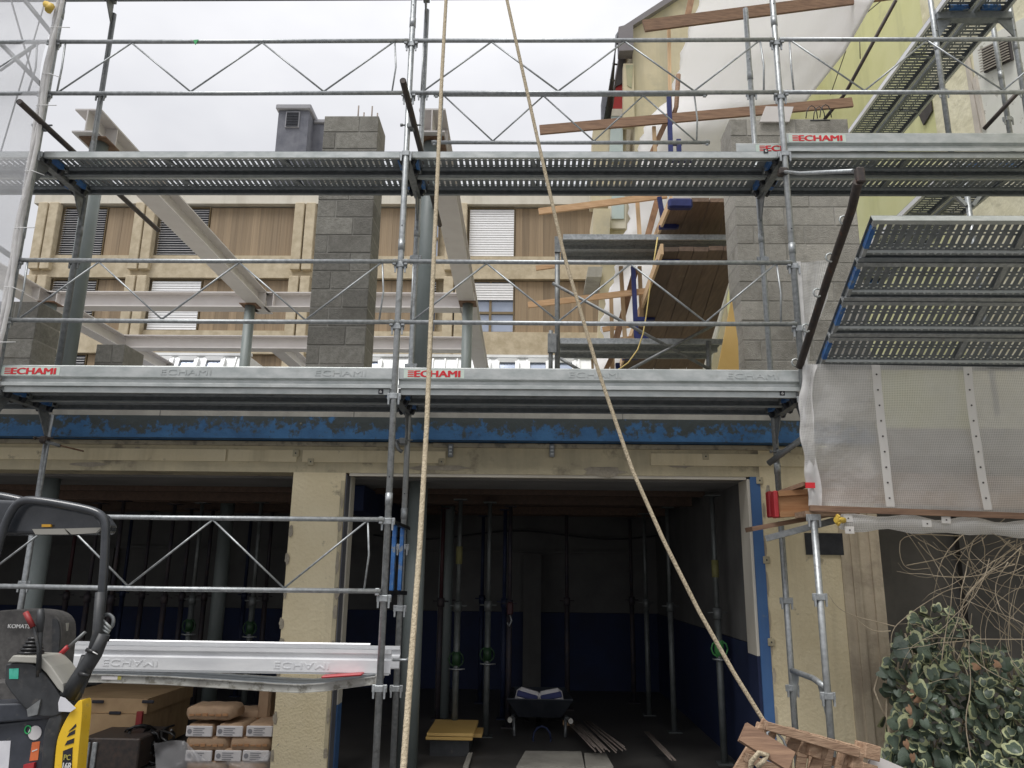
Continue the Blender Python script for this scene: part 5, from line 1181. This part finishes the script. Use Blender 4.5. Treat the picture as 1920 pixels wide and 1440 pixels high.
# bags of mortar stacked on a pallet in the left bay
def bag(lab, px, py, Y, wpx, end, parent=None):
    c = P(px, py, Y=Y); w_ = wpx/(FPX)*(Y-CAM.y)*1.0
    t = thing('mortar_bag', lab, 'bag', c, 'bags of mortar in the pallet stack')
    h = .115; dp = .42 if end else .3
    m = MB(); rows2 = []
    nx_, nz_ = 9, 8
    for i in range(nx_+1):
        u = i/nx_*2-1; r = []
        for j in range(nz_*2):
            a = 2*math.pi*j/(nz_*2); k = (1-abs(u)**9)**.3 if abs(u) < 1 else 0
            ca, sa = math.cos(a), math.sin(a)
            ex = abs(ca)**.25*(1 if ca > 0 else -1); ez = abs(sa)**.35*(1 if sa > 0 else -1)
            r.append(c+Vector((u*w_/2, ex*dp/2*(.55+.45*k)+dp/2, ez*h/2*(.5+.5*k)+.004*math.sin(u*9+a*3))))
        r.append(r[0]); rows2.append(r)
    m.grid(rows2); m.f.append([i for i in range(nz_*2)]); m.sm.append(False); m.mi.append(0); o_ = nx_*(nz_*2+1); m.f.append([o_+i for i in range(nz_*2)]); m.sm.append(False); m.mi.append(0)
    build(m, 'sack', 'kraft', t)
    yf_ = c.y-.004
    if end:
        build(MB().bev((c.x, yf_+.002, c.z), (w_*.93, .016, h*.74), .006), 'printed_label', 'kraft_white', t)
        s_ = MB()
        for k in range(4): s_.b2((c.x-w_*.2, yf_-.009, c.z-.028+k*.016), (c.x+w_*(.12+.07*(k % 2)), yf_-.007, c.z-.022+k*.016))
        s_.tube([(c.x-w_*.33, yf_-.007, c.z), (c.x-w_*.33, yf_-.009, c.z)], .02, 10); build(s_, 'print', 'grey_print', t)
    else:
        s_ = MB()
        for k in range(6): s_.b2((c.x-w_*.38+k*w_*.13, yf_-.004, c.z-.02+.004*(k % 2)), (c.x-w_*.38+k*w_*.13+w_*.10, yf_+.004, c.z-.006+.004*(k % 3)))
        build(s_, 'print', 'wood_beam', t)
YS = 1.30
bag('kraft bag alone on top of the mortar stack', 392, 1338, YS, 92, False)
bag('kraft bag lying behind at the top right of the mortar stack', 470, 1345, YS+.35, 80, False)
for k, px in enumerate((374, 431, 487)): bag('white-ended bag in the upper row of the stack, %s' % ('left', 'middle', 'right')[k], px, 1371, YS, 50, True)
for k, px in enumerate((387, 469)): bag('kraft bag in the middle row of the stack, %s' % ('left', 'right')[k], px, 1395, YS, 82, False)
for k, px in enumerate((373, 428, 480)): bag('white-ended bag in the lower row of the stack, %s' % ('left', 'middle', 'right')[k], px, 1417, YS, 50, True)
for k, px in enumerate((387, 463)): bag('kraft bag in the bottom row of the stack, %s' % ('left', 'right')[k], px, 1440, YS, 80, False)
build(MB().bev(P(505, 1315, Y=1.75), (.11, .3, .26), .02), 'upright_bag', 'kraft', label='brown paper bag standing upright against the pillar', cat='bag')
pf = thing('plastic_film', 'crumpled clear plastic film pulled down around the mortar stack', 'film', P(400, 1440, Y=1.1))
rows_ = []
for i in range(16):
    v = i/15; r = []
    for j in range(40):
        u = j/39; px = lerp(288, 520, u)+4*math.sin(v*3+u*7); top = 1396-10*math.exp(-((u-.13)*9)**2)+34*math.sin(max(0, min(1, (u-.25)/.75))*math.pi)**.7+3*math.sin(u*17)
        py = lerp(top, 1475, v); r.append(P(px, py, Y=1.12+.05*math.sin(u*11+v*4)+.03*math.sin(v*7+u*5)+.012*math.sin(u*29-v*12)))
    rows_.append(r)
build(MB().grid(rows_), 'film', 'plastic_film', pf)
# wooden boxes
bx = thing('wooden_crate', 'large light plywood crate with red corner post at the left', 'crate', P(200, 1440, Y=1.7))
F0, F1 = P(150, 1400, Y=1.7), P(268, 1340, Y=1.7)
build(MB().b2((F0.x-.35, 1.7, .02), (F1.x, 2.7, F1.z)), 'box', 'ply', bx)
build(MB().b2((F0.x-.35, 1.72, F1.z+.004), (F1.x+.02, 2.7, F1.z+.13)), 'upper_frame', 'ply', bx)
build(MB().bev((F1.x-.02, 1.685, F1.z*.5+.03), (.055, .03, F1.z), .004), 'corner_post', 'red_paint', bx)
for px, py in ((215, 1337), (183, 1316), (277, 1316)):
    c = P(px, py, Y=1.69); build(MB().bev((c.x, 1.695, c.z), (.11, .014, .028), .006), 'hand_hole', 'black_print', bx)
mbx = thing('metal_box', 'dark dirty metal box on a small pallet in front of the crate', 'box', P(195, 1440, Y=1.25))
c = P(180, 1412, Y=1.25); build(MB().bev((c.x+.12, 1.5, c.z), (.5, .55, .24), .01), 'body', 'rust_pole', mbx)
for k in range(3): build(MB().bev((c.x-.12+k*.06, 1.218, c.z-.02), (.04, .02, .22), .004), 'rib', 'galv', mbx)
for k in range(3): build(MB().bev((c.x+.12, 1.28+k*.2, c.z-.16), (.55, .09, .02), .003), 'pallet_slat', 'wood_pallet', mbx)
build(MB().prism([P(148, 1403, Y=1.2), P(164, 1392, Y=1.2), P(167, 1378, Y=1.2), P(146, 1394, Y=1.2)], (0, .004, 0)), 'paper_scrap', 'paper', label='white paper scrap stuck beside the yellow cover', cat='paper')
# pile of black cables
cb = MB(); rnd_ = random.Random(4)
for k in range(34):
    cx, cz = rnd_.uniform(260, 338), rnd_.uniform(1372, 1445); pts = []
    a0_ = rnd_.uniform(0, 6); rx, rz = rnd_.uniform(10, 34), rnd_.uniform(6, 24)
    for i in range(10): pts.append(P(cx+rx*math.cos(a0_+i*.55), cz+rz*math.sin(a0_+i*.55), Y=1.55+.12*math.sin(i*.8+k)))
    cb.tube(pts, .010, 5)
build(cb, 'cable_pile', 'cable_black', label='tangled pile of black cables between crate and mortar bags', cat='cables')

# ================================================================== MINI EXCAVATOR
YE = -1.1
ex = thing('mini_excavator', 'small excavator with black canopy, grey seat and yellow side cover at the lower left', 'excavator', (1.2, YE, 0))
def xp(name, m, pts, Y=YE, d=.05, parent=None, label=None, bevel=.0):
    o = build(MB().prism([P(a, b_, Y=Y) for a, b_ in pts], (0, d, 0)), name, m, parent or ex, label)
    if bevel: md = o.modifiers.new('b', 'BEVEL'); md.width = bevel; md.segments = 3; md.limit_method = 'ANGLE'; md.angle_limit = .6
    return o
def xt(name, m, pts, r, Y=YE, parent=None, n=12, label=None): return build(MB().tube([P(a, b_, Y=(Y if isinstance(Y, (int, float)) else Y[i])) for i, (a, b_) in enumerate(pts)], r, n), name, m, parent or ex, label)
def smooth(pts, k=4):
    for _ in range(2):
        q = [pts[0]]
        for a, b_ in zip(pts, pts[1:]): q += [(a[0]*.75+b_[0]*.25, a[1]*.75+b_[1]*.25), (a[0]*.25+b_[0]*.75, a[1]*.25+b_[1]*.75)]
        q.append(pts[-1]); pts = q
    return pts
xt('canopy_frame', 'canopy', smooth([(-25, 1110), (2, 1000), (22, 955), (40, 938), (70, 938), (140, 950), (182, 960), (198, 975), (198, 1010), (193, 1100), (184, 1190), (165, 1260), (140, 1312)]), .024, YE-.18, n=14)
xt('canopy_frame', 'canopy', smooth([(-60, 925), (0, 930), (60, 944)]), .03, YE+.3)
rf = xp('roof', 'canopy', [(-120, 932), (40, 938), (110, 948), (180, 962), (196, 985), (190, 1001), (60, 1002), (-120, 1002)], YE-.14, .16, bevel=.02)
xp('work_lamp', 'lens_grey', [(60, 992), (120, 991), (128, 1002), (66, 1002)], YE-.165, .02, rf); xp('work_lamp', 'lens_grey', [(122, 991), (190, 989), (180, 999), (134, 1002)], YE-.165, .02, rf)
xp('reflector', 'amber', [(78, 983), (95, 983), (95, 988), (78, 988)], YE-.16, .015, rf)
st_ = xp('seat', 'seat_fabric', smooth([(-70, 1290), (-60, 1180), (-30, 1148), (30, 1142), (90, 1145), (112, 1160), (116, 1185), (110, 1240), (104, 1290)]), YE+.15, .16, bevel=.035)
xp('seat_cushion', 'seat_fabric', smooth([(-80, 1290), (-30, 1278), (60, 1280), (100, 1290), (105, 1330), (-80, 1330)]), YE-.02, .3, bevel=.03)
xp('seat_side_panel', 'black_plastic', smooth([(98, 1160), (108, 1162), (113, 1185), (108, 1240), (100, 1285), (96, 1285)]), YE+.14, .02, st_, bevel=.006)
c = P(42, 1174, Y=YE+.142); text('lettering', 'KOMATSU', c+Vector((0,-.012,0)), .155, .022, 'white_print', st_, bold=.05)
xp('seat_belt_post', 'grey_plastic', [(115, 1170), (126, 1168), (122, 1200), (114, 1202)], YE+.2, .02)
# joystick console
xp('console', 'black_plastic', smooth([(10, 1245), (60, 1240), (88, 1268), (118, 1310), (118, 1345), (60, 1345), (20, 1300), (8, 1280)]), YE-.22, .16, bevel=.012)
xp('armrest', 'grey_plastic', [(13, 1242), (24, 1229), (78, 1231), (96, 1250), (118, 1282), (119, 1302), (108, 1292), (86, 1262), (66, 1244), (30, 1242)], YE-.24, .2, bevel=.006)
xp('sticker', 'teal', [(17, 1254), (35, 1253), (34, 1273), (17, 1273)], YE-.2225, .002)
bw = MB()
for k in range(7):
    y = 1236-k*6.5; hw = 27-k*2.6; c = P(55+k*1.6, y, Y=YE-.14); wq = hw/FPX*4.5
    bw.tube([c+Vector((0,0,-.009)), c, c+Vector((0,0,.009))], [wq*.82, wq*1.02, wq*.82], 14)
build(bw, 'joystick_boot', 'cable_black', ex)
xt('joystick', 'black_plastic', [(72, 1262), (74, 1215), (76, 1180), (77, 1145)], .013, YE-.25)
xt('joystick_grip', 'black_plastic', [(75, 1185), (76, 1160), (76, 1142)], [.016, .022, .017], YE-.25)
lv = xt('lever', 'black_plastic', [(70, 1270), (72, 1215), (64, 1180), (56, 1165)], .008, YE-.27); xt('lever_grip', 'red_paint', [(62, 1176), (48, 1148)], .015, YE-.27, lv, 8)
lv = xt('lever', 'galv_dark', [(160, 1185), (128, 1214)], .009, YE-.05); xt('lever_grip', 'red_cap', [(128, 1212), (110, 1230)], .014, YE-.05, lv, 8)
# hose sleeve rising from the cover
xt('hose_sleeve', 'black_plastic', [(195, 1188), (178, 1225), (150, 1268), (128, 1305)], [.033, .04, .042, .045], YE-.2)
xt('hose_sleeve', 'black_plastic', [(165, 1230), (150, 1275), (140, 1308)], [.035, .038, .034], YE-.16)
xt('hose_sleeve', 'black_plastic', [(188, 1110), (182, 1190), (165, 1250)], .026, YE-.21)
xt('hose_loop', 'galv_dark', smooth([(188, 1178), (190, 1158), (202, 1150), (213, 1158), (212, 1172), (205, 1180)]), .010, YE-.16)
for a, b_ in (((188, 1168), (206, 1184)), ((186, 1178), (204, 1187)), ((193, 1163), (208, 1178))): xt('hose_fitting', 'galv_light', [a, b_], .008, YE-.18)
for a, b_ in (((162, 1218), (180, 1224)), ((148, 1262), (168, 1268))): xt('strap', 'cable_black', [a, b_], .012, YE-.245, n=6)
xt('cable_tie_end', 'cable_tie', [(174, 1222), (183, 1227)], .003, YE-.26, n=5)
# body and covers
xp('frame_plate', 'body_black', [(-80, 1322), (60, 1318), (105, 1332), (112, 1346), (-80, 1362)], YE-.2, .2, bevel=.01)
bd = xp('body', 'body_black', smooth([(-80, 1500), (-80, 1362), (60, 1350), (96, 1336), (112, 1345), (108, 1400), (98, 1500)]), YE-.17, .15, bevel=.02)
xp('body_panel', 'black_plastic', smooth([(74, 1500), (78, 1400), (84, 1356), (100, 1335), (118, 1338), (112, 1370), (100, 1420), (96, 1500)]), YE-.215, .06, bevel=.012)
yc = xp('side_cover', 'yellow_paint', smooth([(98, 1500), (104, 1400), (112, 1370), (134, 1330), (150, 1310), (155, 1318), (153, 1350), (146, 1420), (140, 1500)]), YE-.245, .09, bevel=.008)
for q in ([(128, 1372), (142, 1357), (143, 1362), (136, 1368)], [(125, 1382), (130, 1374), (141, 1368), (140, 1376)], [(121, 1398), (126, 1389), (139, 1384), (138, 1393)]): xp('vent', 'black_print', q, YE-.2475, .002, yc)
pn = xp('name_plate', 'black_print', [(118, 1408), (136, 1401), (134, 1446), (115, 1450)], YE-.2475, .002, yc)
text('lettering', 'PC', P(126, 1420, Y=YE-.252), .034, .026, 'yellow_tag', pn); text('lettering', '16R', P(126, 1436, Y=YE-.252), .046, .03, 'white_print', pn)
c = P(66, 1374, Y=YE-.172); build(MB().tube([c, c+Vector((0, -.004, 0))], .036, 18), 'round_sticker', 'kraft_white', bd)
c = P(53, 1368, Y=YE-.172); build(MB().tube([c+Vector((.016*math.cos(a), -.003, .02*math.sin(a))) for a in [k*math.pi/6 for k in range(13)]], .004, 5), 'green_ring_sticker', 'green_tag', bd)
op = xp('warning_label', 'orange', [(60, 1392), (75, 1390), (71, 1425), (55, 1427)], YE-.1725, .002, bd); xp('label_line', 'white_print', [(60, 1408), (70, 1404), (70, 1406), (60, 1410)], YE-.174, .001, op)
xp('data_plate', 'paper', [(-20, 1390), (20, 1389), (14, 1460), (-20, 1460)], YE-.1725, .002, bd)
xp('red_cap', 'red_cap', [(44, 1434), (64, 1430), (60, 1460), (42, 1460)], YE-.19, .03, bd)
xp('hinge_bracket', 'galv_dark', [(50, 1330), (76, 1311), (70, 1340), (52, 1344)], YE-.23, .03)
build(MB().prism([P(*q, Y=YE-.26) for q in ((113, 1306), (122, 1309), (142, 1328), (132, 1335), (110, 1334), (109, 1318))], (0, .003, 0)), 'paper_tag', 'paper', label='crumpled white paper tag on the excavator cover', cat='paper')
for s_ in (-1, 1): build(MB().bev((.9+s_*.35, YE-.1, .2), (.23, 1.2, .38), .1), 'track', 'cable_black', ex)
build(MB().b2((.8, YE-.1, .38), (1.3, YE+.4, .5)), 'undercarriage', 'body_black', ex)

# ================================================================== IVY AND VINES
def leaf_geo(sd):
    # softly lobed outline, uneven cream margin (wide on one side), cupped and curled
    q = random.Random(sd); ph = q.uniform(0, 6); cup = q.uniform(.1, .45); lob = q.uniform(.06, .2); wm = q.uniform(.0, 6); tw = q.uniform(-.3, .3)
    V_ = [(0, 0, .08)]; F_ = []; mi = []; O = []
    for k in range(20):
        a = 2*math.pi*k/20; r_ = 1+lob*math.cos(3*a)+.06*math.cos(5*a+.3)-.16*math.exp(-((a-math.pi)/.3)**2)+.06*math.sin(4*a+ph); O.append((math.cos(a)*r_*1.05, math.sin(a)*r_*.92))
    for k, (x, y) in enumerate(O):
        m_ = min(.95, .76+.2*math.sin(2*math.pi*k/20+wm)+.06*math.sin(k*2.3+ph)); V_.append((x*m_, y*m_, .05-cup*.4*m_*m_*abs(y)+tw*x*y*.5))
    for k, (x, y) in enumerate(O): V_.append((x, y, .03-cup*(.4*abs(y)+.35*max(0, x))+tw*x*y))
    for k in range(20):
        k2 = (k+1) % 20; F_.append((0, 1+k, 1+k2)); mi.append(0); F_.append((1+k, 21+k, 21+k2, 1+k2)); mi.append(1)
    return V_, F_, mi
LG = [leaf_geo(k) for k in range(7)]; LV, LF, LM = LG[0]
iv = thing('ivy_bush', 'dense ivy with cream-edged leaves climbing at the lower right corner', 'ivy', (7.3, .7, 0))
LME = []
for V_, F_, m_ in LG:
    a = bpy.data.meshes.new('leaf'); a.from_pydata([Vector(v) for v in V_], [], F_); a.materials.append(MT['ivy_green']); a.materials.append(MT['ivy_cream']); a.polygons.foreach_set('material_index', m_); a.polygons.foreach_set('use_smooth', [True]*len(F_))
    b_ = a.copy(); b_.materials.clear(); b_.materials.append(MT['ivy_green']); b_.materials.append(MT['ivy_green']); LME.append((a, b_))
rnd_ = random.Random(11)
TOPS = [(1645, 1440), (1648, 1285), (1668, 1225), (1700, 1165), (1745, 1128), (1790, 1150), (1830, 1190), (1880, 1205), (1930, 1230)]
def ivy_top(px):
    for (a, b_), (c_, d_) in zip(TOPS[1:], TOPS[2:]):
        if px <= c_: return b_+(d_-b_)*(px-a)/(c_-a)
    return 1230
pos = []
for k in range(1050):
    px = rnd_.uniform(1652, 1990); ty = ivy_top(min(px, 1929)); py = ty+(1520-ty)*rnd_.random()**.9+rnd_.uniform(-8, 6)
    if px < 1700 and py > 1290 and rnd_.random() < (1700-px)/60: continue
    edge = min(1, (px-1650)/60, (py-ty+20)/80); Y = .75-.45*max(0, edge)*rnd_.uniform(.3, 1)+rnd_.uniform(-.1, .15)
    pos.append((Y, px, py))
pos.sort()
st = MB()
for n_, (Y, px, py) in enumerate(pos):
    c = P(px, py, Y=Y); s_ = rnd_.uniform(.02, .04) if rnd_.random() < .6 else rnd_.uniform(.04, .066); cream = rnd_.random() < .5
    Rm = (Matrix.Rotation(rnd_.gauss(0, .7), 3, 'Z') @ Matrix.Rotation(math.radians(62)+rnd_.gauss(0, .5), 3, 'X') @ Matrix.Rotation(rnd_.uniform(-1.2, 1.2)-math.pi/2, 3, 'Z'))
    gi_ = rnd_.randrange(7); LV, LF, LM = LG[gi_]
    if n_ < 290:
        o = bpy.data.objects.new('leaf', LME[gi_][0 if cream else 1]); col.objects.link(o); o.parent = iv; o.location = c-wt(iv); o.rotation_euler = Rm.to_euler(); o.scale = (s_, s_, s_)
    else:
        o_ = len(st.v); st.v += [c+Rm@(Vector(v)*s_) for v in LV]
        for f, m_ in zip(LF, LM): st.f.append([i+o_ for i in f]); st.sm.append(False); st.mi.append(m_ if cream else 0)
build(st, 'leaf_mass', ['ivy_green', 'ivy_cream'], iv, kind='stuff', fix=False)
sm_ = MB()
for k in range(34):
    px = rnd_.uniform(1660, 1960); pts = []
    for i in range(9): pts.append(P(px+18*math.sin(i*.8+k)+i*rnd_.uniform(-2, 2), 1500-i*(1500-ivy_top(px))/9, Y=.72+.1*math.sin(i+k)))
    sm_.tube(pts, .007, 5)
build(sm_, 'stems', 'vine', iv, kind='stuff')
dl = MB()
for px, py in ((1712, 1300), (1705, 1330), (1708, 1355), (1700, 1395), (1712, 1420), (1830, 1250), (1870, 1245), (1722, 1312)):
    c = P(px, py, Y=.3); s_ = .03; Rm = Matrix.Rotation(rnd_.uniform(0, 3), 3, 'Y') @ Matrix.Rotation(1.2, 3, 'X')
    dl.add([c+Rm@(Vector(v)*s_) for v in LV], LF)
build(dl, 'dead_leaves', 'dead_leaf', iv)
vn = thing('dry_vine', 'tangle of bare pale vine stems above the ivy', 'vine', P(1800, 1100, Y=.2))
for k in range(52):
    sx, sy0 = rnd_.choice([(rnd_.uniform(1690, 1990), rnd_.uniform(990, 1020)), (1990, rnd_.uniform(1000, 1230)), (rnd_.uniform(1760, 1990), rnd_.uniform(1180, 1300)), (rnd_.uniform(1800, 1960), rnd_.uniform(1000, 1060))])
    ang = math.atan2(rnd_.uniform(1040, 1190)-sy0, rnd_.uniform(1690, 1900)-sx)+rnd_.gauss(0, .35); Lv = rnd_.uniform(12, 26); cur_ = rnd_.gauss(0, .13); Y = rnd_.uniform(-.05, .55); pts = []; x_, y_ = sx, sy0
    for i in range(rnd_.randint(9, 16)):
        pts.append(P(x_, y_, Y=Y+.05*math.sin(i*.9+k))); x_ += math.cos(ang)*Lv; y_ += math.sin(ang)*Lv; ang += cur_+rnd_.gauss(0, .12)
        if x_ < 1672 or y_ < 985: break
    if len(pts) > 3: build(MB().tube(pts, rnd_.uniform(.0025, .005), 5, r2=.0012), 'vine_stem', 'vine', vn)
for pts in ([(1930, 1160), (1860, 1105), (1790, 1098), (1735, 1130), (1700, 1155), (1672, 1180), (1670, 1215)], [(1680, 1175), (1640, 1165), (1600, 1155), (1570, 1140), (1552, 1112)], [(1670, 1183), (1640, 1185), (1615, 1170), (1602, 1155)],
            [(1500+300, 1005), (1690, 1000), (1685, 1040), (1700, 1070), (1745, 1065)], [(1820, 1420), (1808, 1350), (1822, 1290), (1815, 1215), (1822, 1150)], [(1700, 1060), (1780, 1045), (1850, 1000), (1900, 960), (1910, 940)],
            [(1850, 960), (1872, 930), (1875, 905), (1893, 895)]):
    build(MB().tube([P(a, b_, Y=.0 if b_ < 1000 else .25) for a, b_ in smooth(pts)], .0045, 5, r2=.002), 'vine_stem', 'vine', vn)
